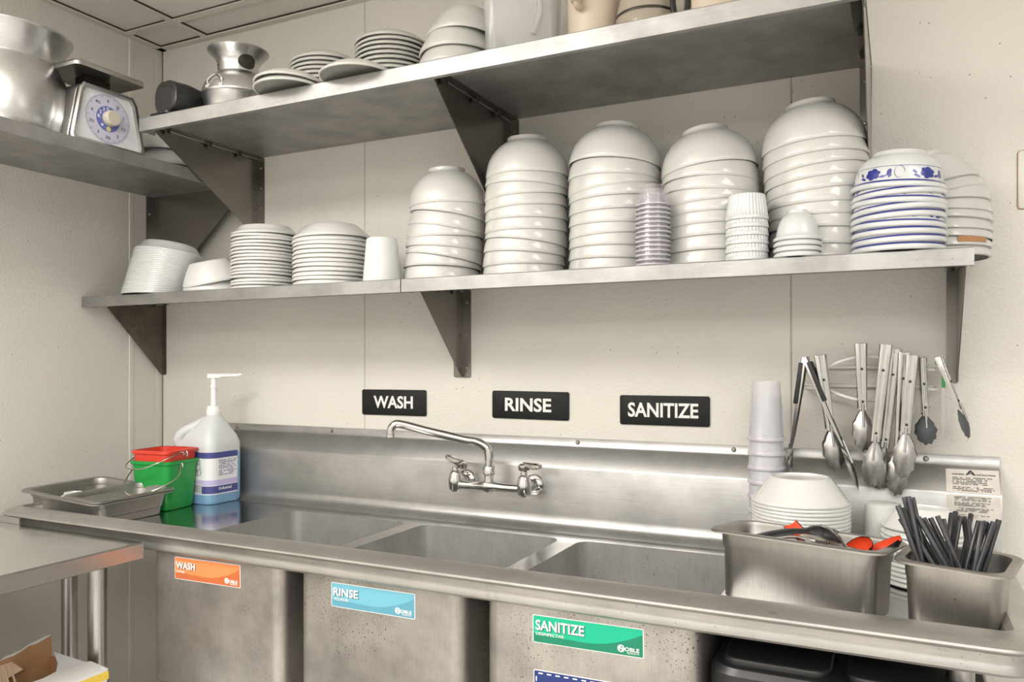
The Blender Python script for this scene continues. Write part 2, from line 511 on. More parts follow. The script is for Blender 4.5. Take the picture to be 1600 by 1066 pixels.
def bracket(label, x, z_top, front, drop, fl, fr, mat, nose=0.02, screws=3, side=1):
    """triangular sheet bracket: gusset, wall flange, top flange, bolts"""
    t = thing('shelf_bracket', label, 'bracket', (x, 0, z_top))
    MB().prism([(-0.001, 0), (-front, 0), (-front, -nose), (-0.012, -drop), (-0.001, -drop)], -0.001, 0.001, 'yz').build('gusset', mat, t)
    pl = rrect(fr - fl, drop + 0.002, 0.006, 3, (fl + fr) / 2, -drop / 2 - 0.001)
    MB().prism(pl, -0.0028, -0.0002, 'xz').build('wall_flange', 'steel_flange' if mat == 'steel_bracket' else mat, t)
    MB().box(-0.001, 0.024 * side, -front, -0.003, -0.0025, -0.0005).build('top_flange', mat, t)
    MB().tube([(0.002 * side, -front, -0.004), (0.002 * side, -0.004, -0.004)], 0.0018, 6).build('bend_line', 'steel', t)
    for k in range(screws):
        z = -0.035 - (drop - 0.06) * k / (screws - 1)
        for xx in ([fr * 0.55] if fr > 0.012 else []) + ([fl * 0.55] if fl < -0.012 and screws > 3 else []):
            MB().lathe([(0, 0.003), (0.003, 0.0028), (0.0048, 0.001), (0.005, 0)], 10).build('screw', 'screw', t, (xx, -0.0028, z), (PI / 2, 0, 0))
    for y in (-front * 0.22, -front * 0.52, -front * 0.9):
        MB().lathe([(0.0, -0.012), (0.0045, -0.012), (0.005, -0.004), (0.0075, -0.003), (0.0075, 0)], 8).build('bolt', 'dark_metal', t, (0.012 * side, y, -0.0025))
    return t
bracket('left bracket of the lower shelves, dirty brown, in the room corner', 0.012, ZS - 0.003, 0.225, 0.245, -0.010, 0.011, 'steel_dirty', 0.02)
bracket('middle bracket of the lower shelves, where the two shelves join', 1.2115, ZS - 0.003, 0.225, 0.245, -0.030, 0.025, 'steel_bracket', 0.02)
bracket('right bracket of the lower shelves, beside the hanging tongs', 2.428, ZS - 0.003, 0.25, 0.248, -0.020, 0.003, 'steel_bracket', 0.02, side=-1)
bracket('left bracket of the upper shelf, above the stacked small plates', 0.4442, ZU - 0.003, 0.40, 0.255, -0.026, 0.029, 'steel_bracket', 0.015, 4)
bracket('middle bracket of the upper shelf, above the leftmost bowl stacks', 1.359, ZU - 0.003, 0.40, 0.34, -0.022, 0.027, 'steel_bracket', 0.012, 4)
bracket('right bracket of the upper shelf, behind the rightmost tall bowls', 2.259, ZU - 0.003, 0.44, 0.34, -0.022, 0.003, 'steel_bracket', 0.02, 4, side=-1)
# bracket of the left-wall shelf
t = thing('shelf_bracket', 'dark bracket carrying the left wall shelf near the corner', 'bracket', (0, -0.037, ZL - 0.003))
MB().prism([(0.001, 0), (0.40, 0), (0.40, -0.03), (0.012, -0.36), (0.001, -0.36)], -0.001, 0.001, 'xz').build('gusset', 'steel_bracket', t)
MB().prism([(-0.028, 0), (0.028, 0), (0.028, -0.36), (-0.028, -0.36)], 0.0003, 0.003, 'yz').build('wall_flange', 'steel_flange', t)
for z in (-0.06, -0.15, -0.25):
    for y in (-0.016, 0.016):
        MB().lathe([(0, 0.003), (0.003, 0.0028), (0.0048, 0.001), (0.005, 0)], 10).build('screw', 'screw', t, (0.003, y, z), (0, PI / 2, 0))

# ================================================================== SINK
ZD = 0.916
SX0, SX1 = 0.165, 2.509
sink = thing('compartment_sink', 'three-compartment stainless steel sink with drainboards and backsplash', 'sink', (0, 0, 0))
BX = [(0.735, 1.129), (1.180, 1.574), (1.625, 2.019)]
BY0, BY1 = -0.602, -0.155
dk = MB()
def deck_ring(x0, x1, y0, y1, hx0, hx1, hy0, hy1, r, n=6):
    inner = rrect(hx1 - hx0, hy1 - hy0, r, n, (hx0 + hx1) / 2, (hy0 + hy1) / 2)
    outer = []
    for k in range(4):
        c = [(x1, y1), (x0, y1), (x0, y0), (x1, y0)][k]
        outer += [c] * (n + 1)
    vs = [(a, b, ZD) for a, b in inner] + [(a, b, ZD) for a, b in [(x1, y1), (x0, y1), (x0, y0), (x1, y0)]]
    N = len(inner)
    fs = []
    for k in range(4):
        for i in range(n):
            fs.append((N + k, k * (n + 1) + i, k * (n + 1) + i + 1))
        fs.append((N + k, k * (n + 1) + n, ((k + 1) * (n + 1)) % N, N + (k + 1) % 4))
    dk.add(vs, fs)
    return inner
cuts = [0.70, 1.1545, 1.5995, 2.06]
yf, ybk = -0.612, -0.085
holes = []
for i in range(3):
    holes.append(deck_ring(cuts[i], cuts[i + 1], yf, ybk, BX[i][0], BX[i][1], BY0, BY1, 0.032))
dk.add([(SX0 + 0.04, yf, ZD), (0.70, yf, ZD), (0.70, ybk, ZD), (SX0 + 0.04, ybk, ZD)], [(0, 1, 2, 3)])
dk.add([(2.06, yf, ZD), (SX1 - 0.04, yf, ZD), (SX1 - 0.04, ybk, ZD), (2.06, ybk, ZD)], [(0, 1, 2, 3)])
dk.build('deck', 'steel_deck', sink)
MB().box(SX0 + 0.03, 0.70, -0.63, -0.05, ZD - 0.012, ZD - 0.003).build('drainboard_underside', 'steel_tub', sink)
MB().box(2.06, SX1 - 0.03, -0.63, -0.05, ZD - 0.012, ZD - 0.003).build('drainboard_underside', 'steel_tub', sink)
for i in range(3):
    b = MB()
    cx, cy = (BX[i][0] + BX[i][1]) / 2, (BY0 + BY1) / 2
    w, d = BX[i][1] - BX[i][0], BY1 - BY0
    loops = [at_z(holes[i], ZD + 0.0005), at_z(holes[i], ZD - 0.004)]
    loops.append(at_z(rrect(w, d, 0.032, 6, cx, cy), ZD - 0.28))
    for k in range(1, 5):
        a = k / 4 * PI / 2
        q = 0.035 * (1 - math.cos(a))
        loops.append(at_z(rrect(w - 2 * q, d - 2 * q, 0.032, 6, cx, cy), ZD - 0.28 - 0.035 * math.sin(a)))
    b.loft(loops, False, True)
    p = b.build('basin', 'steel_basin', sink)
    o = MB()
    oy0, oy1 = -0.646, -0.15
    ow, od, oc = w + 0.004, oy1 - oy0, (oy0 + oy1) / 2
    o.loft([at_z(rrect(ow, od, 0.028, 6, cx, oc), ZD - 0.006), at_z(rrect(ow, od, 0.028, 6, cx, oc), ZD - 0.31), at_z(rrect(ow - 0.05, od - 0.05, 0.028, 6, cx, oc), ZD - 0.34)], False, True)
    o.build('tub', 'steel_tub', sink)
    MB().lathe([(0, -0.001), (0.03, 0.0), (0.045, 0.003), (0.05, 0.002)], 24).build('drain', 'chrome', p, (cx, cy, ZD - 0.314))
# rolled rim on left, front and right: profile (outward, height)
prof = [(0.0, 0.0), (0.003, 0.010), (0.005, 0.030), (0.010, 0.043), (0.020, 0.0495), (0.030, 0.0490), (0.0605, 0.0400), (0.0655, 0.0370), (0.0665, 0.0335), (0.0645, 0.0310),
        (0.056, 0.0285), (0.050, 0.024), (0.0475, 0.016), (0.0485, 0.008), (0.0510, 0.002), (0.0510, -0.003), (0.046, -0.008), (0.030, -0.009), (0.0, -0.006)]
RLX, RRX, RFY = SX0 + 0.066, SX1 - 0.066, -0.610
rim = MB()
path = [((RLX, -0.06), (-1, 0)), ((RLX, RFY + 0.03), (-1, 0))]
for k in range(1, 7):
    a = math.radians(180 + 90 * k / 6)
    path.append(((RLX, RFY), (math.cos(a), math.sin(a))) if k == 6 else ((RLX, RFY), (math.cos(a), math.sin(a))))
for k in range(0, 7):
    a = math.radians(270 + 90 * k / 6)
    path.append(((RRX, RFY), (math.cos(a), math.sin(a))))
path += [((RRX, RFY + 0.03), (1, 0)), ((RRX, -0.06), (1, 0))]
loops = []
for (px, py), (nx, ny) in path:
    loops.append([(px + nx * u, py + ny * u, ZD + v) for u, v in prof])
rim.loft(loops, True, True, closed=True)
rim.build('rolled_rim', 'steel_rim', sink, angle=32)
# backsplash
sp = MB()
bp = [(-0.100, ZD), (-0.075, ZD + 0.002), (-0.060, ZD + 0.009), (-0.052, ZD + 0.022), (-0.050, ZD + 0.035), (-0.050, 1.072), (-0.048, 1.077), (-0.010, 1.124), (-0.005, 1.129), (-0.005, 1.148), (-0.001, 1.148), (-0.001, ZD)]
sp.prism(bp, SX0 + 0.01, SX1 - 0.003, 'yz')
bs = sp.build('backsplash', 'steel_sink', sink, angle=50)
for x in (0.358, 0.75, 1.144, 1.559, 1.96, 2.369):
    MB().lathe([(0, 0.004), (0.0035, 0.0036), (0.0055, 0.0015), (0.006, 0)], 12).build('screw', 'screw', bs, (x, -0.005, 1.1375), (PI / 2, 0, 0))
for x in (0.30, 2.40):
    for y in (-0.14, -0.55):
        MB().tube([(x, y, 0.0), (x, y, ZD - 0.012)], 0.02, 14).build('leg', 'steel', sink)

# rating plate with cleaning text (too small to read: rows of marks)
def marks_row(mb, x0, x1, z, h, y, dens=0.8):
    x = x0
    while x < x1:
        w = random.uniform(0.0006, 0.0035)
        if random.random() < dens:
            mb.add([(x, y, z), (min(x + w, x1), y, z), (min(x + w, x1), y, z + h), (x, y, z + h)], [(0, 1, 2, 3)])
        x += w + 0.0006
pl = MB().prism(rrect(0.097, 0.048, 0.004, 3, 2.4545, 1.0455), -0.0512, -0.0504, 'xz').build('cleaning_plate', 'paper_plate', sink)
pl['label'] = 'printed cleaning instructions sticker'
sl = MB()
ndir = Vector((0, -0.047, 0.038)).normalized()
a0, a1 = Vector((0, -0.0493, 1.0735)), Vector((0, -0.0100, 1.1222))
def on_slope(x, s, off): return tuple(a0 + (a1 - a0) * s + ndir * off + Vector((x, 0, 0)))
sl.add([on_slope(2.406, 0, 0.0018), on_slope(2.503, 0, 0.0018), on_slope(2.503, 0.93, 0.0018), on_slope(2.406, 0.93, 0.0018)], [(0, 1, 2, 3)])
sl.build('plate_upper', 'paper_plate', pl)
mk = MB()
for r in range(14):
    if r in (4, 9): continue
    z = 1.066 - r * 0.0023
    marks_row(mk, 2.420 + (0.004 if r > 8 else 0), 2.492 - random.uniform(0, 0.016), z, 0.0013, -0.0517)
marks_row(mk, 2.424, 2.441, 1.0285, 0.0014, -0.0517); marks_row(mk, 2.458, 2.484, 1.0285, 0.0014, -0.0517); marks_row(mk, 2.434, 2.462, 1.0258, 0.001, -0.0517)
mk.add([(2.4455, -0.0517, 1.028), (2.4545, -0.0517, 1.028), (2.450, -0.0517, 1.035)], [(0, 1, 2)])
mk.build('print', 'print_dark', pl)
mk = MB()
def marks_slope(x0, x1, s, h):
    x = x0
    while x < x1:
        w = random.uniform(0.0006, 0.0035)
        if random.random() < 0.8:
            mk.add([on_slope(x, s, 0.0022), on_slope(x + w, s, 0.0022), on_slope(x + w, s + h, 0.0022), on_slope(x, s + h, 0.0022)], [(0, 1, 2, 3)])
        x += w + 0.0006
for r in range(9):
    if r == 3: continue
    marks_slope(2.418, 2.493 - random.uniform(0, 0.014), 0.08 + r * 0.062, 0.034)
X0 = 2.4515
for tri in (((X0 - 0.0095, 0.70), (X0 - 0.005, 0.70), (X0 + 0.001, 0.82), (X0, 0.90), (X0 - 0.001, 0.90)), ((X0 + 0.004, 0.70), (X0 + 0.0105, 0.70), (X0 + 0.0015, 0.90), (X0 - 0.001, 0.90)), ((X0 - 0.004, 0.745), (X0 + 0.005, 0.745), (X0 + 0.004, 0.775), (X0 - 0.003, 0.775))):
    mk.add([on_slope(a, s, 0.0022) for a, s in tri], [tuple(range(len(tri)))])
mk.build('print', 'print_dark', pl)
ang = math.atan2(0.0487, 0.0393)
for txt, x, w in (('CLEANING', 2.4175, 0.022), ('INSTRUCTIONS', 2.463, 0.034)):
    o = text('lettering', txt, 0.004, 'print_dark', pl, on_slope(x, 0.70, 0.0022), (ang, 0, 0), bold=0.00005, fit=(w, 0.0034))

# colour-coded stickers on the tub fronts
def tub_sticker(xl, zt, w, h, ca, cb, big, small, bw, bh, sw_, rz):
    st = thing('sink_sticker', {'WASH': 'orange WASH sticker on the left sink tub', 'RINSE': 'light blue RINSE sticker on the middle sink tub', 'SANITIZE': 'green SANITIZE sticker on the right sink tub'}[big], 'sticker', (xl, -0.6462, zt), (0, rz, 0))
    MB().prism(rrect(w, h, 0.003, 4, w / 2, -h / 2), -0.0005, 0.0, 'xz').build('border', 'sign_white', st)
    MB().prism(rrect(w - 0.003, h - 0.003, 0.002, 4, w / 2, -h / 2), -0.0009, -0.0005, 'xz').build('field', ca, st)
    curve = [(0.0018 + (w - 0.0036) * k / 20, -h * (0.66 + 0.10 * math.sin(PI * k / 26) * 1.0) + h * 0.52 * max(0, (k / 20 - 0.45) / 0.55) ** 2) for k in range(21)]
    MB().prism([(0.0018, -h + 0.0018), (w - 0.0018, -h + 0.0018)] + curve[::-1], -0.0012, -0.0009, 'xz').build('swoosh', cb, st)
    text('lettering_shadow', big, 0.02, 'print_dark', st, (0.0075, -0.0015, -0.0275), bold=0.0004, fit=(bw, bh))
    text('lettering', big, 0.02, 'sign_white', st, (0.0065, -0.0021, -0.0265), bold=0.0004, fit=(bw, bh))
    text('lettering_small', small, 0.008, 'sign_white', st, (0.0068, -0.0016, -0.0355), fit=(sw_, 0.0052))
    g = MB()
    gx, gz = w - 0.040, -h + 0.0125
    star = []
    for k in range(26):
        r = 0.0070 if k % 2 else 0.0056
        star.append((gx + r * math.cos(2 * PI * k / 26), gz + r * math.sin(2 * PI * k / 26)))
    inner = [(gx + 0.0042 * math.cos(2 * PI * k / 26), gz + 0.0042 * math.sin(2 * PI * k / 26)) for k in range(26)]
    g.loft([[(a, -0.0016, b) for a, b in star], [(a, -0.0016, b) for a, b in inner]])
    g.build('logo_gear', 'sign_white', st)
    text('logo_text', 'N', 0.01, 'sign_white', st, (gx - 0.004, -0.0019, gz - 0.005), bold=0.0003, fit=(0.009, 0.0105))
    text('logo_text', 'OBLE', 0.01, 'sign_white', st, (gx + 0.0065, -0.0019, gz - 0.0035), bold=0.0002, fit=(0.026, 0.0068))
    text('logo_text', 'PRODUCTS', 0.004, 'sign_white', st, (gx + 0.011, -0.0019, gz - 0.0075), fit=(0.021, 0.0028))
tub_sticker(0.813, 0.899, 0.203, 0.051, 'orange_a', 'orange_b', 'WASH', 'LAVAR', 0.060, 0.0165, 0.026, -0.012)
tub_sticker(1.267, 0.8955, 0.204, 0.050, 'cyan_a', 'cyan_b', 'RINSE', 'ACLARAR', 0.062, 0.0165, 0.037, -0.006)
tub_sticker(1.722, 0.8925, 0.206, 0.050, 'emerald_a', 'emerald_b', 'SANITIZE', 'DESINFECTAR', 0.093, 0.0185, 0.054, -0.016)
st = thing('sink_sticker', 'navy sticker with dashed white border on the right sink tub', 'sticker', (1.724, -0.6462, 0.794), (0, -0.016, 0))
MB().prism(rrect(0.20, 0.09, 0.003, 4, 0.10, -0.045), -0.0005, 0, 'xz').build('border', 'sign_white', st)
MB().prism(rrect(0.197, 0.087, 0.002, 4, 0.10, -0.045), -0.0009, -0.0005, 'xz').build('field', 'navy_label', st)
for k in range(11):
    MB().prism(rrect(0.009, 0.0022, 0.001, 2, 0.014 + 0.0165 * k, -0.0055), -0.0013, -0.0009, 'xz').build('dash', 'sign_white', st)
for k in range(4):
    MB().prism(rrect(0.0022, 0.009, 0.001, 2, 0.0055, -0.016 - 0.0165 * k), -0.0013, -0.0009, 'xz').build('dash', 'sign_white', st)

# ------------------------------------------------------------------ wall signs
def wall_sign(word, x0, x1, z0, z1, tx0, tx1, ch, roll):
    w, h = x1 - x0, z1 - z0
    t = thing('wall_sign', 'black wall sign reading %s in white capitals' % word, 'sign', (x0, 0, z0), (0, roll, 0))
    MB().prism(rrect(w + 0.003, h + 0.003, 0.007, 5, w / 2, h / 2), -0.0012, -0.0002, 'xz').build('backing', 'sign_edge', t)
    MB().prism(rrect(w, h, 0.006, 5, w / 2, h / 2), -0.004, -0.0012, 'xz').build('plate', 'sign_black', t, bevel=(0.0008, 2))
    text('lettering', word, 0.04, 'sign_white', t, (tx0, -0.0044, (h - ch) / 2 + 0.001), bold=0.0010, fit=(tx1 - tx0, ch))
wall_sign('WASH', 0.863, 1.091, 1.191, 1.267, 0.043, 0.182, 0.037, -0.004)
wall_sign('RINSE', 1.305, 1.534, 1.194, 1.270, 0.040, 0.178, 0.037, 0.004)
wall_sign('SANITIZE', 1.674, 1.903, 1.189, 1.264, 0.022, 0.201, 0.037, -0.002)

# ------------------------------------------------------------------ faucet
fc = thing('faucet', 'chrome wall faucet with long swing spout and two lever handles', 'faucet', (1.352, -0.050, 1.026))
for sx in (-1, 1):
    x = 0.1015 * sx
    MB().lathe([(0.0, 0.012), (0.014, 0.012), (0.020, 0.010), (0.0265, 0.005), (0.028, 0.0)], 28).build('wall_flange', 'chrome', fc, (x, 0, 0), (PI / 2, 0, 0))
    MB().lathe([(0.013, 0), (0.013, 0.012), (0.0165, 0.014), (0.0165, 0.026), (0.0135, 0.030), (0.0125, 0.06)], 20).build('union', 'chrome', fc, (x, 0, 0), (PI / 2, 0, 0))
    v = MB().lathe([(0, -0.024), (0.010, -0.023), (0.0165, -0.017), (0.0185, -0.006), (0.0185, 0.010), (0.0165, 0.018), (0.0155, 0.024), (0.0145, 0.028), (0.009, 0.033), (0.0085, 0.042), (0, 0.042)], 24).build('valve_body', 'chrome', fc, (x, -0.062, 0.0))
    h = MB()
    h.lathe([(0, 0.042), (0.012, 0.042), (0.0135, 0.046), (0.013, 0.056), (0.010, 0.059), (0, 0.060)], 16)
    sgn = -1 if sx < 0 else 1
    lp = [[(sgn * q * 1.0, -0.0075 * wd, 0.052 + dz + s * 0.0035) for q, wd, dz, s in ()]]
    secs = ((0.004, 0.0090, 0.0515, 0.0060), (0.016, 0.0075, 0.0525, 0.0050), (0.032, 0.0095, 0.0535, 0.0042), (0.052, 0.0120, 0.0545, 0.0036), (0.060, 0.0095, 0.0545, 0.0026))
    h.loft([[(sgn * q, wd * a * 0.75, dz + th * b * 2.0) for a, b in ((1, 0.6), (0.6, 1), (-0.6, 1), (-1, 0.6), (-1, -0.6), (-0.6, -1), (0.6, -1), (1, -0.6))] for q, wd, dz, th in secs], True, True)
    h.build('lever_handle', 'chrome', v, (0, 0, 0.002) if sx > 0 else (0.012, 0, 0.0), (0.0, 0.24 if sx < 0 else -0.05, -0.25 if sx < 0 else -0.35))
MB().tube([(-0.10, -0.062, -0.004), (-0.05, -0.062, -0.004), (-0.018, -0.062, -0.003), (0, -0.062, -0.003), (0.018, -0.062, -0.003), (0.05, -0.062, -0.004), (0.10, -0.062, -0.004)], [0.0115, 0.0115, 0.013, 0.0185, 0.013, 0.0115, 0.0115], 18).build('cross_bar', 'chrome', fc)
MB().lathe([(0.013, -0.012), (0.0145, 0.0), (0.013, 0.012), (0.0125, 0.026), (0.0165, 0.030), (0.0165, 0.046), (0.0145, 0.050), (0.0105, 0.052)], 20).build('riser', 'chrome', fc, (0, -0.062, 0))
S0 = Vector((0, -0.062, 0.045))
sp_pts = [S0, S0 + Vector((0.0, 0, 0.030)), S0 + Vector((-0.006, -0.002, 0.052)), S0 + Vector((-0.028, -0.012, 0.068)), S0 + Vector((-0.06, -0.025, 0.074)), S0 + Vector((-0.15, -0.062, 0.096)), S0 + Vector((-0.215, -0.088, 0.113)), S0 + Vector((-0.232, -0.095, 0.111)), S0 + Vector((-0.240, -0.098, 0.100)), S0 + Vector((-0.241, -0.0985, 0.084))]
MB().tube(bez(sp_pts, 54), 0.0112, 18).build('spout', 'chrome', fc, angle=60)
MB().lathe([(0.0, 0), (0.0125, 0), (0.0125, 0.008), (0.0112, 0.009)], 18).build('spout_tip', 'chrome', fc, tuple(S0 + Vector((-0.241, -0.0985, 0.079))))

# ================================================================== DISHES
def inv_profile(pts, R, Hh, th):
    """outer profile (fractions, rim first) of an upside-down dish, closed to an inner skin"""
    out = [(r * R, z * Hh) for r, z in pts]
    inn = []
    for r, z in pts:
        if z < 0.9 and r > 0.2:
            inn.append((max(r * R - th, 0), z * Hh - (th if z > 0.5 else 0)))
    inn = [(r, max(z, 0)) for r, z in inn]
    last = inn[-1]
    inn.append((0, last[1] + 0.002))
    return out[::-1] + inn
NOODLE = [(0.965, 0.0), (0.990, 0.0), (1.0, 0.015), (0.995, 0.08), (0.982, 0.18), (0.962, 0.28), (0.928, 0.40), (0.87, 0.52), (0.79, 0.64), (0.69, 0.75), (0.585, 0.835), (0.51, 0.875), (0.48, 0.89), (0.468, 0.91), (0.474, 0.965), (0.468, 0.99), (0.45, 1.0), (0.43, 1.0), (0.41, 0.95), (0, 0.94)]
PLATE = [(0.985, 0.0), (1.0, 0.06), (1.0, 0.16), (0.985, 0.22), (0.93, 0.34), (0.86, 0.56), (0.80, 0.80), (0.765, 0.95), (0.74, 1.0), (0.71, 1.0), (0.69, 0.93), (0, 0.92)]
COUPE = [(0.985, 0.0), (1.0, 0.05), (1.0, 0.13), (0.985, 0.19), (0.93, 0.36), (0.84, 0.60), (0.74, 0.80), (0.66, 0.92), (0.62, 1.0), (0.58, 1.0), (0.56, 0.95), (0, 0.94)]
BLUEB = [(0.975, 0.0), (1.0, 0.03), (1.0, 0.085), (0.985, 0.12), (0.945, 0.17), (0.935, 0.25), (0.915, 0.40), (0.87, 0.58), (0.79, 0.74), (0.68, 0.85), (0.59, 0.885), (0.57, 0.91), (0.565, 0.98), (0.55, 1.0), (0.51, 1.0), (0.49, 0.94), (0, 0.93)]
SAUCE = [(0.97, 0.0), (1.0, 0.03), (1.0, 0.08), (0.96, 0.12), (0.90, 0.16), (0.87, 0.24), (0.83, 0.42), (0.76, 0.60), (0.66, 0.75), (0.54, 0.85), (0.44, 0.89), (0.42, 0.92), (0.43, 0.98), (0.41, 1.0), (0.36, 1.0), (0.34, 0.95), (0, 0.94)]
DEEPP = [(0.985, 0.0), (1.0, 0.05), (0.995, 0.12), (0.97, 0.20), (0.90, 0.40), (0.80, 0.66), (0.70, 0.88), (0.645, 0.97), (0.62, 1.0), (0.58, 1.0), (0.56, 0.95), (0, 0.93)]

CONEP = [(0.985, 0.0), (1.0, 0.03), (1.0, 0.09), (0.985, 0.13), (0.95, 0.20), (0.64, 0.93), (0.615, 0.99), (0.60, 1.0), (0.565, 1.0), (0.55, 0.93), (0, 0.92)]
RICE = [(0.95, 0.0), (0.985, 0.0), (1.0, 0.02), (0.985, 0.08), (0.955, 0.18), (0.915, 0.30), (0.86, 0.43), (0.78, 0.57), (0.68, 0.71), (0.57, 0.82), (0.49, 0.87), (0.46, 0.89), (0.455, 0.97), (0.44, 1.0), (0.41, 1.0), (0.39, 0.95), (0, 0.94)]
def dish_mesh(name, shape, R, Hh, th, mat, seg=56):
    return MB().lathe(inv_profile(shape, R, Hh, th), seg).data(name, mat, 50)

def tilt_matrix(loc, side, fwd, spin=0):
    p = Vector(loc)
    v = Vector((p.x - CAM.x, p.y - CAM.y, 0)).normalized()
    r = v.cross(Vector((0, 0, 1)))
    return Matrix.Translation(p) @ Matrix.Rotation(math.radians(-fwd), 4, r) @ Matrix.Rotation(math.radians(-side), 4, v) @ Matrix.Rotation(spin, 4, 'Z')

def dish_stack(name, me, cat, group, where, rows, desc, spin=None):
    """rows: (x, y, z, side tilt, forward tilt) listed from the top down"""
    n = len(rows)
    out = []
    for i, (x, y, z, s, f) in enumerate(rows):
        o = link(me, name)
        o.matrix_world = tilt_matrix((x, y, z), s, f, random.uniform(0, 6) if spin is None else spin)
        tag(o, '%s, %s in %s' % (desc, ordinal(i, n), where), cat, group)
        out.append(o)
    return out

nb = {}
def noodle(R):
    k = round(R, 3)
    if k not in nb: nb[k] = dish_mesh('soup_bowl', NOODLE, R, 0.101, 0.0022, 'melamine', 64)
    return nb[k]
YB = -0.145
F_ = [(1.247, .201, 1.8, -2), (1.247, .174, -8, -1.5), (1.243, .139, -8, -2), (1.240, .117, 1.4, -1.8), (1.236, .089, -3.6, -1.5), (1.235, .062, -9.0, 0), (1.230, .037, -1.9, 1), (1.228, 0.002, 0, 0)]
G_ = [(1.478, .253, .7, -1.7), (1.476, .227, -2.7, -1.3), (1.475, .200, 4, -1.7), (1.475, .172, 3.6, -1.1), (1.476, .143, .8, -1.6), (1.475, .114, .8, -1.4), (1.474, .088, -6.5, -.4), (1.471, .060, -3.4, -.8), (1.469, .031, .8, -1), (1.469, .002, 0, 0)]
H_ = [(1.707, .254, -4.5, 1), (1.706, .222, -1.7, -1.4), (1.706, .197, 7, -2), (1.708, .174, 2.9, -1.7), (1.708, .143, 2.1, -1.6), (1.708, .113, 0, -1.8), (1.708, .086, 2.4, -.4), (1.708, .060, -.2, -.9), (1.707, .031, -1, -1), (1.706, .002, 0, 0)]
I_ = [(1.932, .217, 6, 2), (1.933, .190, -1.5, 1.2), (1.935, .165, -3.5, -1), (1.936, .141, 4.2, -.5), (1.936, .117, 2.2, -.2), (1.936, .093, 2.4, -.9), (1.936, .066, 2.3, -.4), (1.936, .035, 1.3, -.5), (1.936, .002, 0, 0)]
J_ = [(2.153, .243, 4.5, 0), (2.155, .215, 4.8, .9), (2.157, .190, 7, 1), (2.159, .166, 5.4, .5), (2.162, .142, 5, 0), (2.163, .118, 1.2, -1.2), (2.164, .092, .5, -.8), (2.165, .068, -1.3, -1.2), (2.166, .034, -1.4, -1.4), (2.166, .002, 0, 0)]
for rows, R, where in ((F_, .1025, 'the stack nearest the white cup'), (G_, .1045, 'the stack under the middle upper bracket'), (H_, .1095, 'the stack behind the clear cups'),
                       (I_, .1075, 'the stack behind the fluted ramekins'), (J_, .1075, 'the tallest stack at right')):
    dish_stack('soup_bowl', noodle(R), 'bowl', 'upside-down soup bowls on the right lower shelf', where, [(x, YB, ZS + z, s, f) for x, z, s, f in rows], 'glossy white soup bowl')

# leaning stack at the shelf end
OB = dish_mesh('rice_bowl', RICE, 0.091, 0.076, 0.0022, 'melamine', 56)
ox, oy = 2.395, -0.105
O_ = [(-.070, .135, 34, 0), (-.058, .136, 27, 0), (-.020, .142, 15, 0), (-.012, .122, 13, 0), (-.003, .112, 1, 0), (0, .092, -3, 0), (.001, .077, -4, 0), (.001, .054, -2, 0), (.001, .039, -3, 0), (-.001, .020, 0, 0), (-.002, .002, 0, 0)]
os_ = dish_stack('rice_bowl', OB, 'bowl', 'leaning white bowls at the shelf end', 'the leaning stack overhanging the shelf end', [(ox + a, oy, ZS + z, s, f) for a, z, s, f in O_], 'white bowl')
tp = MB()
for k in range(7):
    a0_, a1_ = -1.30 + k * 0.10, -1.30 + (k + 1) * 0.10
    tp.quad(*[(0.0905 * q * math.cos(a), 0.0905 * q * math.sin(a), z) for a, z, q in ((a0_, 0.006, 1.002), (a1_, 0.006, 1.002), (a1_, 0.017, 0.999), (a0_, 0.017, 0.999))])
tape = tp.build('brown_tape', 'tape_brown', None)
tape.parent = os_[9]
tape.matrix_parent_inverse = Matrix.Identity(4)
os_[9].matrix_world = tilt_matrix((ox - .001, oy, ZS + .020), 0, 0, 0)

# blue patterned bowls
RB, HB = 0.085, 0.076
BB = dish_mesh('patterned_bowl', BLUEB, RB, HB, 0.003, 'china_cool', 64)
def surf(shape, R, Hh, z, off=0.0004):
    fr = z / Hh
    for (r0, z0), (r1, z1) in zip(shape, shape[1:]):
        if z0 <= fr <= z1 and z1 > z0:
            return R * (r0 + (r1 - r0) * (fr - z0) / (z1 - z0)) + off
    return R * shape[0][0]
def band(mb, z0, z1, n=64):
    loops = []
    for z in (z0, z1):
        r = surf(BLUEB, RB, HB, z)
        loops.append([(r * math.cos(2 * PI * k / n), r * math.sin(2 * PI * k / n), z) for k in range(n)])
    mb.loft(loops)
bl = MB(); band(bl, 0.0100, 0.0134); band(bl, 0.0395, 0.0403)
band_me = bl.data('blue_line', 'blue_print', 50)
def blob(mb, poly, a_c, z_c):
    n = len(poly)
    c = (sum(p[0] for p in poly) / n, sum(p[1] for p in poly) / n)
    def P(u, w):
        u, w = u * 1.75, w * 1.30
        z = z_c + w
        r = surf(BLUEB, RB, HB, z, 0.0005)
        a = a_c + u / 0.079
        return (r * math.cos(a), r * math.sin(a), z)
    vs = [P(*c)] + [P(*p) for p in poly]
    mb.add(vs, [(0, 1 + k, 1 + (k + 1) % n) for k in range(n)])
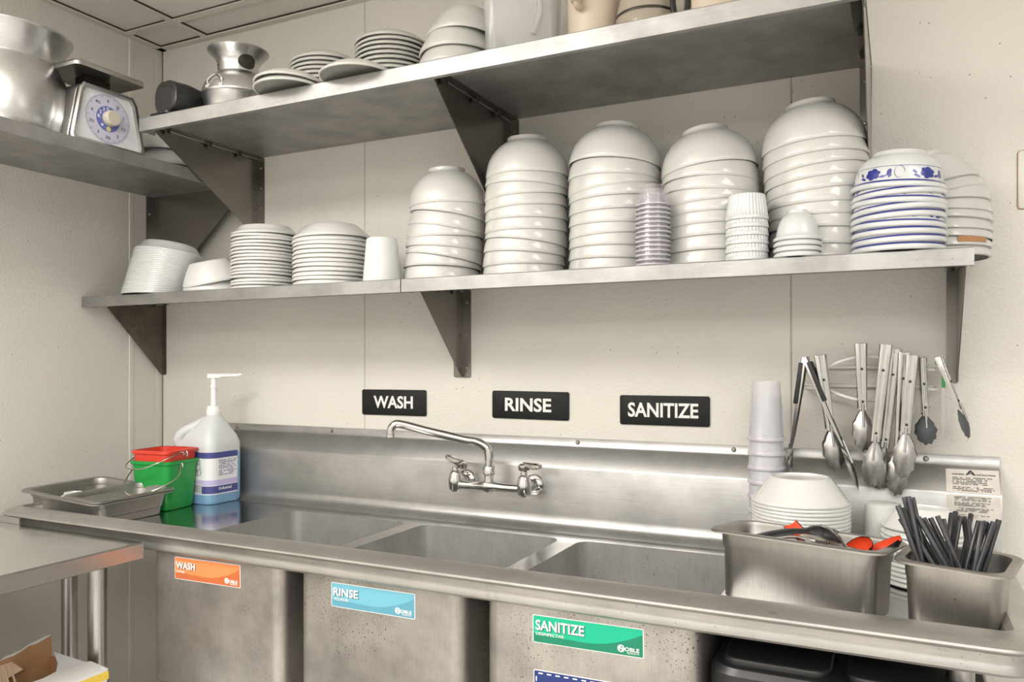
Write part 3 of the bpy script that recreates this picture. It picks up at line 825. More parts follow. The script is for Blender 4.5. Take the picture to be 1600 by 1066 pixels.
def flower_band(spin):
    m = MB()
    for f in range(5):
        ac = spin + f * 2 * PI / 5
        for k in range(6):     # petals
            a = 2 * PI * k / 6 + 0.3
            px, pz = 0.0052 * math.cos(a), 0.0052 * math.sin(a)
            blob(m, [(px + 0.0036 * math.cos(b) * (1 + 0.15 * math.cos(3 * b)), pz + 0.0036 * math.sin(b)) for b in [2 * PI * q / 8 for q in range(8)]], ac, 0.0262)
        blob(m, [(0.0030 * math.cos(b), 0.0030 * math.sin(b)) for b in [2 * PI * q / 8 for q in range(8)]], ac, 0.0262)
        for u, w, rot_, L in ((0.0115, -0.004, 0.3, 0.0042), (-0.0115, -0.005, 2.6, 0.004), (0.0175, 0.001, 1.4, 0.0055), (0.0185, -0.004, 1.0, 0.003), (-0.014, 0.001, 2.2, 0.0035)):
            blob(m, [(u + L * math.cos(b) * math.cos(rot_) - L * 0.45 * math.sin(b) * math.sin(rot_), w + L * math.cos(b) * math.sin(rot_) + L * 0.45 * math.sin(b) * math.cos(rot_)) for b in [2 * PI * q / 8 for q in range(8)]], ac, 0.0262)
        loops = []
        for k in range(13):    # scroll stem
            b = 2 * PI * k / 12
            u, w = 0.0275 + 0.0052 * math.cos(b), 0.001 + 0.0090 * math.sin(b)
            loops.append((u, w))
        for (u0, w0), (u1, w1) in zip(loops[:10], loops[1:11]):
            blob(m, [(u0, w0), (u0 + 0.0005, w0 + 0.0004), (u1 + 0.0005, w1 + 0.0004), (u1, w1)], ac, 0.0262)
    return m.data('flower_print', 'blue_print', 80)
fl_me = flower_band(0.0)
nN = 9
for i in range(nN):
    z = 0.121 - i * 0.0149
    s = (-3, 1.5, -2.0, 2.2, 1.5, -1.5, -.5, .5, 0)[i]
    o = link(BB, 'patterned_bowl')
    o.matrix_world = tilt_matrix((2.3145 + random.uniform(-.001, .001), -0.232, ZS + max(z, 0.001)), s, (-1.5, -1, -1.5, 0, .5, -1, -.5, -.5, 0)[i], -2.16 + (0 if i == 0 else random.uniform(0, 1)))
    tag(o, 'white bowl with blue flower band, %s in its stack' % ordinal(i, nN), 'bowl', 'blue patterned bowls at the shelf front')
    link(band_me, 'blue_line', o)
    link(fl_me, 'flower_print', o)

# portion cups, ramekins, sauce bowls
PC = [(0.95, 0.0), (1.0, 0.0), (1.01, 0.03), (1.0, 0.07), (0.90, 0.09), (0.89, 0.20), (0.875, 0.24), (0.86, 0.50), (0.74, 0.96), (0.72, 1.0), (0.66, 1.0), (0.64, 0.96), (0, 0.95)]
pc_me = MB().lathe([(0.038 * r, 0.045 * z) for r, z in PC], 40).data('portion_cup', 'clear_plastic', 50)
lip_me = MB().lathe([(0.0355, 0.0), (0.0384, 0.0), (0.0388, 0.0018), (0.0382, 0.0036), (0.0350, 0.0040)], 40).data('lip', 'clear_lip', 50)
n = 14
for i in range(n):
    o = link(pc_me, 'portion_cup', None, (1.8355 + random.uniform(-.0007, .0007), -0.264, ZS + 0.001 + (n - 1 - i) * 0.0100), (0, 0, random.uniform(0, 6)))
    tag(o, 'clear plastic portion cup, %s in its upside-down stack' % ordinal(i, n), 'cup', 'clear portion cups on the right lower shelf')
    link(lip_me, 'lip', o)
def flute(a, z):
    return 1.0 - (0.042 * (0.5 + 0.5 * math.cos(a * 36)) if 0.009 < z < 0.0505 else 0)
RK = [(0.93, 0.0), (1.0, 0.0), (1.0, 0.09), (0.985, 0.13), (0.975, 0.18), (0.965, 0.2), (0.93, 0.45), (0.87, 0.8), (0.845, 0.96), (0.83, 1.0), (0.78, 1.0), (0.76, 0.97), (0, 0.96)]
rk_me = MB().lathe([(0.0435 * r, 0.052 * z) for r, z in RK], 240, flute).data('ramekin', 'china_cool', 60)
n = 6
for i in range(n):
    o = link(rk_me, 'ramekin', None, (2.033, -0.258, ZS + 0.001 + (n - 1 - i) * 0.0168), (0, 0, random.uniform(0, 6)))
    tag(o, 'fluted white ramekin, %s in its upside-down stack' % ordinal(i, n), 'ramekin', 'fluted ramekins on the right lower shelf')
sb_me = dish_mesh('sauce_bowl', SAUCE, 0.047, 0.062, 0.0022, 'china_cool', 48)
n = 4
for i in range(n):
    o = link(sb_me, 'sauce_bowl', None, (2.133, -0.266, ZS + 0.001 + (n - 1 - i) * 0.0112), (0, 0, i))
    tag(o, 'small white sauce bowl, %s in its upside-down stack' % ordinal(i, n), 'bowl', 'small sauce bowls on the right lower shelf')

# lower left shelf
sp_me = dish_mesh('side_plate', PLATE, 0.100, 0.034, 0.002, 'china_cool', 56)
n = 21
rows = []
for i in range(n):
    q = 1 - i / (n - 1)
    rows.append((0.253 + 0.044 * q, -0.232 + 0.01 * q, ZS + 0.001 + 0.120 * q, -7.5 * q ** 1.3, 2 * q))
dish_stack('side_plate', sp_me, 'plate', 'leaning thin plates on the left lower shelf', 'the leaning stack near the corner', rows, 'thin white plate')
bb_me = dish_mesh('round_bowl', SAUCE[:0] + DEEPP, 0.088, 0.066, 0.0025, 'china', 56)
for i, (x, y, z, s, f) in enumerate(((0.478, -0.215, 0.030, 13, -4), (0.474, -0.210, 0.001, 0, 0))):
    o = link(bb_me, 'round_bowl'); o.matrix_world = tilt_matrix((x, y, ZS + z), s, f)
    tag(o, ('tilted white bowl, upper of the pair between two plate stacks', 'white bowl lying flat, lower of the pair between two plate stacks')[i], 'bowl', 'bowls between plate stacks')
cp_me = dish_mesh('small_plate', PLATE, 0.096, 0.027, 0.0025, 'china', 56)
n = 17
dish_stack('small_plate', cp_me, 'plate', 'white plates on the left lower shelf', 'the tall upright stack',
           [(0.662 + random.uniform(-.002, .002), -0.198, ZS + 0.001 + (n - 1 - i) * 0.0098, random.uniform(-.8, .8), random.uniform(-.5, .5)) for i in range(n)], 'thick-rimmed small white plate')
cd_me = dish_mesh('dinner_plate', DEEPP, 0.108, 0.040, 0.003, 'china', 56)
n = 12
dish_stack('dinner_plate', cd_me, 'plate', 'deep white plates on the left lower shelf', 'the stack beside the white cup',
           [(0.905 + random.uniform(-.002, .002), -0.196, ZS + 0.001 + (n - 1 - i) * 0.0118, 2 + random.uniform(-.6, .6) if i < 2 else random.uniform(-.7, .7), random.uniform(-.5, .5)) for i in range(n)], 'deep white plate')
cup_p = [(0.0, 0.113), (0.0385, 0.1125), (0.0400, 0.110), (0.0405, 0.106), (0.0490, 0.003), (0.0490, 0.0), (0.0465, 0.0), (0.0375, 0.106), (0, 0.107)]
o = MB().lathe(cup_p, 56).build('plastic_cup', 'cup_white', None, (1.1105, -0.250, ZS + 0.0005))
tag(o, 'upside-down white cup at the right end of the left lower shelf', 'cup')

# upper shelf dishes
up_me = dish_mesh('round_plate', COUPE, 0.096, 0.026, 0.003, 'china_grey', 56)
for cx, cy, n, dz, zt, where, tl in ((0.926, -0.25, 12, 0.0115, 0.13, 'the shorter upper-shelf stack beside the silver pot', 0), (1.143, -0.25, 13, 0.0118, 0.14, 'the taller upper-shelf stack beside the big bowls', 0)):
    dish_stack('round_plate', up_me, 'plate', 'grey-white plates on the upper shelf', where, [(cx + random.uniform(-.0015, .0015), cy, ZU + 0.001 + (n - 1 - i) * dz, random.uniform(-.6, .6), 0) for i in range(n)], 'round plate')
op_me = dish_mesh('saucer', COUPE, 0.090, 0.026, 0.003, 'china_grey', 56)
for x, y, z, s, f, lab in ((0.968, -0.432, 0.012, -3, 1, 'grey-white saucer overhanging the upper shelf edge, upper of two nested'), (0.966, -0.430, 0.001, -1, 0, 'grey-white saucer overhanging the upper shelf edge, lower of two nested'),
                           (1.172, -0.434, 0.001, 0, 0, 'single plate overhanging the upper shelf edge before the plate stacks')):
    o = link(op_me, 'saucer'); o.matrix_world = tilt_matrix((x, y, ZU + z), s, f)
    tag(o, lab, 'saucer', 'saucers overhanging the upper shelf edge')
ub_me = dish_mesh('large_bowl', DEEPP, 0.097, 0.072, 0.003, 'china_grey', 56)
for i, (x, y, z, s, f) in enumerate(((1.372, -0.270, 0.100, -6, 6), (1.362, -0.285, 0.062, -2, 2), (1.360, -0.29, 0.030, 0, 0), (1.360, -0.29, 0.018, 0, 0), (1.360, -0.29, 0.001, 0, 0))):
    o = link(ub_me, 'large_bowl'); o.matrix_world = tilt_matrix((x, y, ZU + z), s, f)
    tag(o, 'large grey-white bowl, %s in the upper-shelf stack beside the clear bin' % ordinal(i, 5), 'bowl', 'large bowls on the upper shelf')
# bowls on left shelf
lb_me = dish_mesh('large_bowl', DEEPP, 0.100, 0.075, 0.003, 'china_side', 56)
for i, (z, s) in enumerate(((0.075, 0), (0.030, 0), (0.001, 0))):
    o = link(lb_me, 'large_bowl'); o.matrix_world = tilt_matrix((0.265, -0.195, ZL + z), s, 0)
    tag(o, 'white bowl behind the upper bracket, %s in its stack beside the scale' % ordinal(i, 3), 'bowl', 'bowls on the left wall shelf')

# ------------------------------------------------------------------ upper shelf: containers
t = thing('storage_bin', 'clear square plastic bin standing beside the large bowls', 'bin', (1.540, -0.300, ZU + 0.001), (0, 0, 0.35))
MB().loft([at_z(rrect(0.150, 0.150, 0.022), 0.0), at_z(rrect(0.158, 0.158, 0.024), 0.02), at_z(rrect(0.176, 0.176, 0.028), 0.26)], True, False).build('body', 'clear_bin', t)
MB().loft([at_z(rrect(0.146, 0.146, 0.022), 0.006), at_z(rrect(0.170, 0.170, 0.028), 0.26)], False, False).build('liner', 'clear_bin', t)
MB().loft([at_z(rrect(0.176, 0.176, 0.028), 0.255), at_z(rrect(0.19, 0.19, 0.03), 0.255), at_z(rrect(0.19, 0.19, 0.03), 0.268), at_z(rrect(0.172, 0.172, 0.028), 0.268)]).build('rim', 'clear_bin', t)
MB().tube(bez([(0.03, -0.086, 0.05), (0.045, -0.088, 0.10), (0.038, -0.089, 0.15)], 10), 0.006, 8).build('rib', 'clear_bin', t)
t = thing('pitcher', 'frosted beige pitcher with ribbed handle toward the front', 'pitcher', (1.705, -0.285, ZU + 0.001))
MB().lathe([(0, 0.0), (0.052, 0.0), (0.056, 0.004), (0.062, 0.2), (0.064, 0.24), (0.061, 0.24), (0.053, 0.006), (0, 0.005)], 40).build('body', 'frost_beige', t)
hd = MB().tube(bez([(-0.008, -0.060, 0.20), (-0.008, -0.085, 0.20), (-0.008, -0.090, 0.16), (-0.008, -0.086, 0.11), (-0.008, -0.072, 0.096), (-0.008, -0.058, 0.100)], 24), 0.008, 10).build('handle', 'frost_beige', t)
for z in (0.100, 0.112, 0.124):
    MB().box(-0.019, 0.003, -0.096, -0.070, z, z + 0.006).build('grip_ridge', 'frost_beige', hd, bevel=(0.002, 2))
t = thing('coffee_pot', 'clear round pot with black handle ring on the upper shelf', 'coffee pot', (1.832, -0.300, ZU + 0.001))
MB().lathe([(0, 0), (0.052, 0), (0.060, 0.006), (0.066, 0.03), (0.067, 0.06), (0.060, 0.10), (0.048, 0.135), (0.050, 0.15), (0.047, 0.15), (0.045, 0.135), (0.057, 0.098), (0.0635, 0.06), (0.057, 0.01), (0, 0.006)], 40).build('body', 'glass_jar', t)
MB().lathe([(0.0672, 0.060), (0.0680, 0.062), (0.0672, 0.066)], 40).build('mark_ring', 'dark_metal', t)
MB().lathe([(0.061, 0.100), (0.063, 0.105), (0.0595, 0.112)], 40).build('metal_band', 'chrome', t)
MB().tube(bez([(0.058, -0.03, 0.115), (0.066, -0.048, 0.09), (0.070, -0.052, 0.06), (0.073, -0.053, 0.038), (0.084, -0.050, 0.026), (0.094, -0.044, 0.036), (0.098, -0.040, 0.07), (0.09, -0.035, 0.115)], 32), 0.006, 10).build('handle', 'black_plastic', t)
MB().lathe([(0.049, 0.15), (0.051, 0.155), (0.045, 0.17), (0, 0.175)], 30).build('lid', 'black_plastic', t)
t = thing('pitcher', 'frosted beige container rightmost on the upper shelf', 'container', (1.975, -0.290, ZU + 0.001))
MB().lathe([(0, 0.0), (0.058, 0.0), (0.062, 0.004), (0.069, 0.2), (0.070, 0.23), (0.067, 0.23), (0.059, 0.006), (0, 0.005)], 40).build('body', 'frost_beige', t)
MB().lathe([(0.069, 0.215), (0.074, 0.217), (0.074, 0.229), (0.068, 0.230)], 40).build('rim', 'frost_beige', t)

# ------------------------------------------------------------------ silver brazier pot on the upper shelf
t = thing('hot_pot', 'small aluminium pot with flared chimney and round air hole', 'pot', (0.680, -0.318, ZU + 0.001), (0, 0, 0.55))
t.scale = (1.12, 1.12, 0.97)
MB().lathe([(0.070, 0.0), (0.076, 0.004), (0.083, 0.055), (0.087, 0.060), (0.087, 0.064)], 56).build('base', 'aluminium', t)
MB().lathe([(0.087, 0.062), (0.085, 0.075), (0.078, 0.095), (0.066, 0.112), (0.054, 0.122), (0.050, 0.126), (0.047, 0.128)], 56).build('body', 'aluminium', t)
nk = MB().lathe([(0.0475, 0.125), (0.048, 0.150), (0.051, 0.162), (0.060, 0.176), (0.070, 0.186), (0.073, 0.190), (0.0725, 0.193), (0.069, 0.190), (0.058, 0.178), (0.049, 0.164), (0.0455, 0.15), (0.045, 0.125)], 56).build('chimney', 'aluminium', t)
def flue_r(z):
    pr = [(0.125, 0.0475), (0.150, 0.048), (0.162, 0.051), (0.176, 0.060), (0.186, 0.070)]
    for (z0, r0), (z1, r1) in zip(pr, pr[1:]):
        if z <= z1: return r0 + (r1 - r0) * max(0, z - z0) / (z1 - z0) + 0.0012
    return 0.072
def wall_patch(mb, R, a_c, z_c, ra, rz, n=24):
    vs, fs = [], []
    for i in range(5):
        q = i / 4
        for k in range(n):
            b = 2 * PI * k / n
            z = z_c + rz * q * math.sin(b)
            r = flue_r(z)
            a = a_c + ra * q / R * math.cos(b)
            vs.append((r * math.cos(a), r * math.sin(a), z))
    for i in range(4):
        for k in range(n):
            fs.append((i * n + k, i * n + (k + 1) % n, (i + 1) * n + (k + 1) % n, (i + 1) * n + k))
    mb.add(vs, fs)
hole = MB(); wall_patch(hole, 0.0492, -0.92, 0.150, 0.022, 0.019)
hole.build('air_hole', 'dark_metal', nk)
hole = MB()
for da, dz in ((0, 0.010), (-0.12, 0), (0.12, 0), (0, -0.010), (0, 0)):
    wall_patch(hole, 0.0490, -2.72 + da, 0.146 + dz, 0.0035, 0.0035, 10)
hole.build('vent_holes', 'dark_metal', nk)['kind'] = 'stuff'
hd = MB().tube(bez([(0.079, -0.022, 0.074), (0.082, -0.020, 0.088), (0.079, 0, 0.102), (0.082, 0.020, 0.088), (0.079, 0.022, 0.074)], 20), 0.0028, 8).build('handle', 'aluminium', t, (0, 0, 0), (0, 0, -2.05))
MB().box(0.0815, 0.0845, -0.026, 0.026, 0.064, 0.074).build('hinge_plate', 'aluminium', hd, bevel=(0.001, 1))

# black case on the upper shelf
t = thing('black_case', 'black speckled plastic case lying at the upper shelf end', 'case', (0.535, -0.440, ZU + 0.001), (0, 0, -0.10))
t.scale = (1.15, 1.1, 1.22)
cs = [(0, 0.036, 0.030, 0.0), (0.003, 0.041, 0.036, 0.0), (0.05, 0.041, 0.037, 0.0), (0.12, 0.038, 0.034, 0.0), (0.19, 0.034, 0.030, 0.0), (0.194, 0.030, 0.026, 0.0)]
loops = []
for y, hw, hh, _ in cs:
    loops.append([(a, y, b + hh * 1.0 + 0.004) for a, b in rrect(hw * 2, hh * 2, hw * 0.72, 6)])
MB().loft(loops, True, True).build('shell', 'black_plastic', t, angle=50)
MB().prism(rrect(0.07, 0.05, 0.01, 4, -0.006, 0.010), 0.0, 0.0035, 'xy').build('flap', 'black_plastic', t)
MB().loft([[(a, -0.0008, b + 0.034) for a, b in rrect(0.068, 0.056, 0.022, 6)], [(a, -0.0025, b + 0.034) for a, b in rrect(0.064, 0.052, 0.020, 6)]], False, True).build('end_cap', 'black_rubber', t)

# ------------------------------------------------------------------ left shelf: pot and scale
t = thing('cooking_pot', 'large dented aluminium pot with wide flared rim', 'pot', (0.235, -0.672, ZL + 0.001))
MB().lathe([(0, 0), (0.108, 0.0), (0.122, 0.006), (0.133, 0.022), (0.140, 0.06), (0.142, 0.10), (0.139, 0.135), (0.130, 0.165), (0.119, 0.186), (0.113, 0.198), (0.111, 0.204)], 72).build('body', 'aluminium', t, angle=60)
MB().lathe([(0.110, 0.202), (0.112, 0.212), (0.120, 0.228), (0.133, 0.250), (0.143, 0.266), (0.146, 0.270), (0.147, 0.275), (0.144, 0.277), (0.139, 0.270), (0.118, 0.232), (0.108, 0.21), (0.107, 0.202)], 72).build('flared_rim', 'aluminium', t, angle=60)
t = thing('kitchen_scale', 'mechanical portion scale with round dial and steel platform', 'scale', (0.392, -0.508, ZL + 0.002), (0, 0, 0.0))
t.scale = (1.0, 1.06, 1.04)
body = [(-0.100, 0.004), (0.100, 0.004), (0.103, 0.016), (0.080, 0.135), (0.068, 0.152), (-0.068, 0.152), (-0.080, 0.135), (-0.103, 0.016)]
MB().prism(body, -0.11, 0.0, 'yz').build('housing', 'steel', t, bevel=(0.006, 3))
def shrink(p, k, dz=0.0):
    return [(a * k, 0.078 + (b - 0.078) * k + dz) for a, b in p]
fr = MB()
fr.loft([[(0.0, a, b) for a, b in shrink(body, 1.0)], [(0.012, a, b) for a, b in shrink(body, 1.02)], [(0.017, a, b) for a, b in shrink(body, 0.98)], [(0.016, a, b) for a, b in shrink(body, 0.90)], [(0.005, a, b) for a, b in shrink(body, 0.885)]])
fr.build('front_frame', 'steel', t, angle=25)
MB().prism(shrink(body, 0.90), 0.001, 0.006, 'yz').build('dial_face', 'scale_face', t)
RF = (PI / 2, 0, PI / 2)
DC = (0.0, 0.078)
def disc(R0, R1, x, name, mat, par, n=48, cy=0, cz=0):
    m = MB()
    o_ = [(x, cy + R1 * math.cos(2 * PI * k / n), DC[1] + cz + R1 * math.sin(2 * PI * k / n)) for k in range(n)]
    if R0 > 0:
        i_ = [(x, cy + R0 * math.cos(2 * PI * k / n), DC[1] + cz + R0 * math.sin(2 * PI * k / n)) for k in range(n)]
        m.loft([o_, i_])
    else:
        m.add(o_, [tuple(range(n))])
    return m.build(name, mat, par)
dial = disc(0, 0.0635, 0.0066, 'dial', 'scale_ring', t)
tk = MB()
for k in range(100):
    a = 2 * PI * k / 100
    r0, r1 = (0.054, 0.0615) if k % 10 == 0 else ((0.057, 0.0615) if k % 5 == 0 else (0.059, 0.0615))
    c, s = math.cos(a), math.sin(a)
    hw = 0.0005
    tk.quad((0.0069, r0 * c - hw * s, DC[1] + r0 * s + hw * c), (0.0069, r1 * c - hw * s, DC[1] + r1 * s + hw * c), (0.0069, r1 * c + hw * s, DC[1] + r1 * s - hw * c), (0.0069, r0 * c + hw * s, DC[1] + r0 * s - hw * c))
tk.build('tick_marks', 'print_dark', t)['kind'] = 'stuff'
for k, num in enumerate(('0', '½', '1', '1½', '2', '2½', '3', '3½', '4', '4½')):
    a = PI / 2 - 2 * PI * k / 10
    me = text_data(num, 0.0115, 'print_dark', 0.0, align='CENTER')
    link(me, 'numeral', t, (0.0071, 0.047 * math.cos(a), DC[1] + 0.047 * math.sin(a) - 0.004), RF)
disc(0, 0.033, 0.0072, 'hub_disc', 'scale_blue', t)
for ch, a in (('2', 2.55), ('2', 2.05), ('K', 3.05), ('G', 1.6)):
    me = text_data(ch, 0.012, 'sign_white', 0.0003, align='CENTER')
    link(me, 'numeral', t, (0.0076, 0.026 * math.cos(a), DC[1] + 0.026 * math.sin(a) - 0.004), RF)
MB().lathe([(0.020, 0), (0.020, 0.016), (0.018, 0.020), (0, 0.0205)], 32).build('knob', 'knob_tan', t, (0.0072, 0.004, DC[1] + 0.002), (0, PI / 2, 0))
disc(0, 0.0065, 0.0078, 'sticker', 'sticker_yellow', t, 20, 0.001, -0.0255)
disc(0, 0.0035, 0.0078, 'screw', 'sign_white', t, 14, -0.017, -0.018)
MB().box(-0.075, -0.035, -0.035, 0.035, 0.150, 0.188).build('column', 'dark_metal', t)
MB().box(-0.075, -0.030, -0.045, -0.038, 0.160, 0.164).build('lever', 'dark_metal', t)
MB().box(-0.075, -0.030, 0.038, 0.045, 0.160, 0.164).build('lever', 'dark_metal', t)
tray = MB()
tray.loft([at_z(rrect(0.15, 0.175, 0.012, 4, -0.058, 0.0), 0.190), at_z(rrect(0.17, 0.195, 0.014, 4, -0.058, 0.0), 0.188), at_z(rrect(0.172, 0.197, 0.014, 4, -0.058, 0.0), 0.196), at_z(rrect(0.166, 0.191, 0.012, 4, -0.058, 0.0), 0.202), at_z(rrect(0.152, 0.177, 0.012, 4, -0.058, 0.0), 0.199)], True, True)
tray.build('platform', 'steel', t, angle=30)
for y in (-0.085, 0.085):
    MB().lathe([(0, 0), (0.008, 0), (0.008, 0.004), (0, 0.004)], 12).build('foot', 'black_rubber', t, (-0.015, y, 0.0))

# ================================================================== ON THE SINK DECK
def steam_pan(name, label, w, d, hgt, loc, rot, mat, taper=0.9, lip=0.014, r=0.035, cat='pan', rim_th=0.003):
    """open pan with a flat flange: origin at the rim centre"""
    t = thing(name, label, cat, loc, rot)
    bw, bd = w - 2 * lip, d - 2 * lip
    def L(k, z, rr): return at_z(rrect(bw * k, bd * k, rr, 6), z)
    body = MB().loft([L(1.0, 0.0, r * 0.8), L(0.995, -0.004, r * 0.8), L(0.985, -hgt * 0.22, r * 0.8), L(0.965, -hgt * 0.25, r * 0.8), L(taper, -hgt * 0.93, r * 0.75), L(taper - 0.06, -hgt, r * 0.7)], False, True)
    body.loft([L(0.985, 0.0, r * 0.8), L(0.975, -0.004, r * 0.8), L(0.97, -hgt * 0.22, r * 0.8), L(0.95, -hgt * 0.25, r * 0.8), L(taper - 0.015, -hgt * 0.92, r * 0.75), L(taper - 0.07, -hgt * 0.975, r * 0.7)], False, True)
    body.build('body', mat, t)
    MB().loft([at_z(rrect(bw * 0.985, bd * 0.985, r * 0.8, 6), -0.002), at_z(rrect(bw * 0.99, bd * 0.99, r * 0.8, 6), 0.0012), at_z(rrect(w - 0.006, d - 0.006, r * 0.9, 6), 0.0018), at_z(rrect(w, d, r * 0.9, 6), 0.0), at_z(rrect(w, d, r * 0.9, 6), -0.003), at_z(rrect(w - 0.006, d - 0.006, r * 0.9, 6), -0.002), at_z(rrect(bw, bd, r * 0.8, 6), -0.002)]).build('flange', mat, t, angle=25)
    return t
R_ = math.radians
steam_pan('steam_pan', 'shallow steel pan on the left drainboard beside the buckets', 0.325, 0.265, 0.070, (0.300, -0.462, 0.990), (R_(1.0), R_(3.5), R_(0.5)), 'steel_pan', 0.93, 0.016, 0.04)
steam_pan('steam_pan', 'smaller steel pan resting inside the shallow pan', 0.152, 0.262, 0.052, (0.386, -0.459, 0.9905), (R_(1.0), R_(3.5), R_(0.5)), 'steel_pan', 0.9, 0.014, 0.035)
lb = dish_mesh('small_bowl', NOODLE, 0.050, 0.050, 0.002, 'china', 40)
o = link(lb, 'small_bowl'); o.matrix_world = tilt_matrix((0.232, -0.492, 0.934), 0, 3)
tag(o, 'white bowl lying inside the shallow steel pan', 'bowl')
steam_pan('steam_pan', 'deep rectangular steel pan of red and black spoons', 0.300, 0.160, 0.124, (2.169, -0.484, 1.0455), (R_(-2.4), 0, R_(-14.5)), 'steel_pan', 0.94, 0.015, 0.035)
p2 = steam_pan('steam_pan', 'rust-stained square steel pan full of black chopsticks', 0.162, 0.150, 0.118, (2.399, -0.525, 1.0395), (R_(1.6), R_(1.2), R_(-13.5)), 'steel_pan_rust', 0.90, 0.013, 0.03)

# soup spoons in the deep pan
def soup_spoon(label, loc, rot, dark_out=True):
    t = thing('soup_spoon', label, 'spoon', loc, rot, 'red and black spoons in the deep pan')
    def skin(off, mat, name):
        m = MB()
        rows = []
        # bowl: along x from -0.075 to -0.005, handle to 0.085
        N = 22
        for i in range(N + 1):
            x = -0.072 + 0.155 * i / N
            if x < 0.002:
                q = (x + 0.036) / 0.037
                hw = 0.0235 * math.sqrt(max(0.03, 1 - q * q))
                dep = 0.017 * math.sqrt(max(0.0, 1 - q * q * 0.9))
            else:
                hw = 0.0105 + 0.003 * (x / 0.083)
                dep = 0.006
            zc = 0.014 * max(0, x / 0.083) ** 1.0 + 0.016 * max(0, x / 0.083) ** 2
            if x < 0.012: hw = max(hw, 0.0095)
            row = []
            for k in range(9):
                b = PI * (k / 8)
                row.append((x, -math.cos(b) * (hw - off), zc - math.sin(b) * (dep - off) + 0.018))
            rows.append(row)
        m.loft(rows, False, False, closed=False)
        return m.build(name, mat, t, angle=60)
    skin(0.0, 'black_plastic', 'outer_shell')
    skin(0.0016, 'orange_red', 'inner_lining')
    return t
def lay_spoon(label, bowl, end, roll):
    b, e = Vector(bowl), Vector(end)
    ex = (e - b).normalized()
    ey = Vector((0, 0, 1)).cross(ex).normalized()
    ez = ex.cross(ey)
    M = Matrix((ex, ey, ez)).transposed().to_4x4() @ Matrix.Rotation(math.radians(roll), 4, 'X') @ Matrix.Rotation(math.radians(13), 4, 'Y')
    o = soup_spoon(label, (0, 0, 0), (0, 0, 0))
    o.matrix_world = Matrix.Translation(b - M.to_3x3() @ Vector((-0.036, 0, 0.012)) * 1.12) @ M @ Matrix.Scale(1.12, 4)
lay_spoon('black soup spoon upside down across the pan, handle end at left', (2.200, -0.425, 1.040), (2.112, -0.498, 1.046), 176)
lay_spoon('soup spoon with red handle rising toward the back left', (2.224, -0.508, 1.012), (2.160, -0.436, 1.034), -18)
lay_spoon('soup spoon on edge showing black back and red rim', (2.250, -0.492, 1.022), (2.190, -0.470, 0.985), -50)
lay_spoon('soup spoon with red bowl facing up at the right pan end', (2.286, -0.500, 1.034), (2.190, -0.482, 1.000), -10)
lay_spoon('soup spoon lowest in the deep pan, red side up', (2.150, -0.500, 1.010), (2.240, -0.475, 1.000), 10)
def metal_spoon(label, a, b, sag):
    t = thing('metal_spoon', label, 'spoon', a, (0, 0, 0), 'metal spoons in the deep pan')
    A, B = Vector((0, 0, 0)), Vector(b) - Vector(a)
    mid = (A + B) / 2 + Vector((0, 0, sag))
    MB().tube(bez([A, mid, B], 14), [0.0032] * 15 + [0.0024] * 2 if False else 0.0028, 8).build('handle', 'chrome', t)
    m = MB().lathe([(0, -0.006), (0.010, -0.005), (0.016, -0.002), (0.018, 0.0), (0.0165, -0.0008), (0.010, -0.004), (0, -0.005)], 24)
    o_ = m.build('spoon_bowl', 'chrome', t, tuple(B), (0.3, 0.2, math.atan2(B.y, B.x)))
    o_.scale = (1.5, 1, 1)
metal_spoon('steel spoon curving down over the red spoon handle', (2.190, -0.438, 1.056), (2.244, -0.528, 1.030), 0.012)
metal_spoon('steel spoon lying flat under the black spoon handle', (2.120, -0.515, 1.042), (2.185, -0.490, 1.040), 0.004)

# chopsticks in the rusty pan: top point and foot point of each
CHOP = [
    (2.314, -0.520, 1.115, 2.378, -0.556),
    (2.320, -0.508, 1.110, 2.385, -0.543),
    (2.323, -0.496, 1.126, 2.366, -0.526),
    (2.329, -0.520, 1.131, 2.369, -0.550),
    (2.335, -0.508, 1.128, 2.374, -0.538),
    (2.317, -0.496, 1.090, 2.413, -0.532),
    (2.343, -0.520, 1.099, 2.436, -0.556),
    (2.351, -0.508, 1.096, 2.439, -0.543),
    (2.361, -0.496, 1.095, 2.438, -0.530),
    (2.370, -0.520, 1.103, 2.440, -0.554),
    (2.379, -0.508, 1.097, 2.410, -0.543),
    (2.341, -0.496, 1.082, 2.419, -0.535),
    (2.337, -0.520, 1.071, 2.426, -0.566),
    (2.393, -0.473, 1.101, 2.365, -0.566),
    (2.399, -0.461, 1.102, 2.371, -0.566),
    (2.404, -0.485, 1.099, 2.372, -0.566),
    (2.410, -0.473, 1.096, 2.425, -0.566),
    (2.421, -0.461, 1.100, 2.383, -0.566),
    (2.415, -0.485, 1.095, 2.425, -0.566),
    (2.428, -0.508, 1.098, 2.385, -0.542),
    (2.439, -0.496, 1.096, 2.390, -0.529),
    (2.447, -0.520, 1.100, 2.393, -0.554),
    (2.455, -0.508, 1.102, 2.407, -0.541),
    (2.445, -0.496, 1.093, 2.412, -0.530),
    (2.432, -0.520, 1.100, 2.403, -0.555),
]
names = [('tall left bundle', 6), ('left-leaning middle bundle', 7), ('back middle bundle', 6), ('right-leaning bundle', 6)]
ci = 0
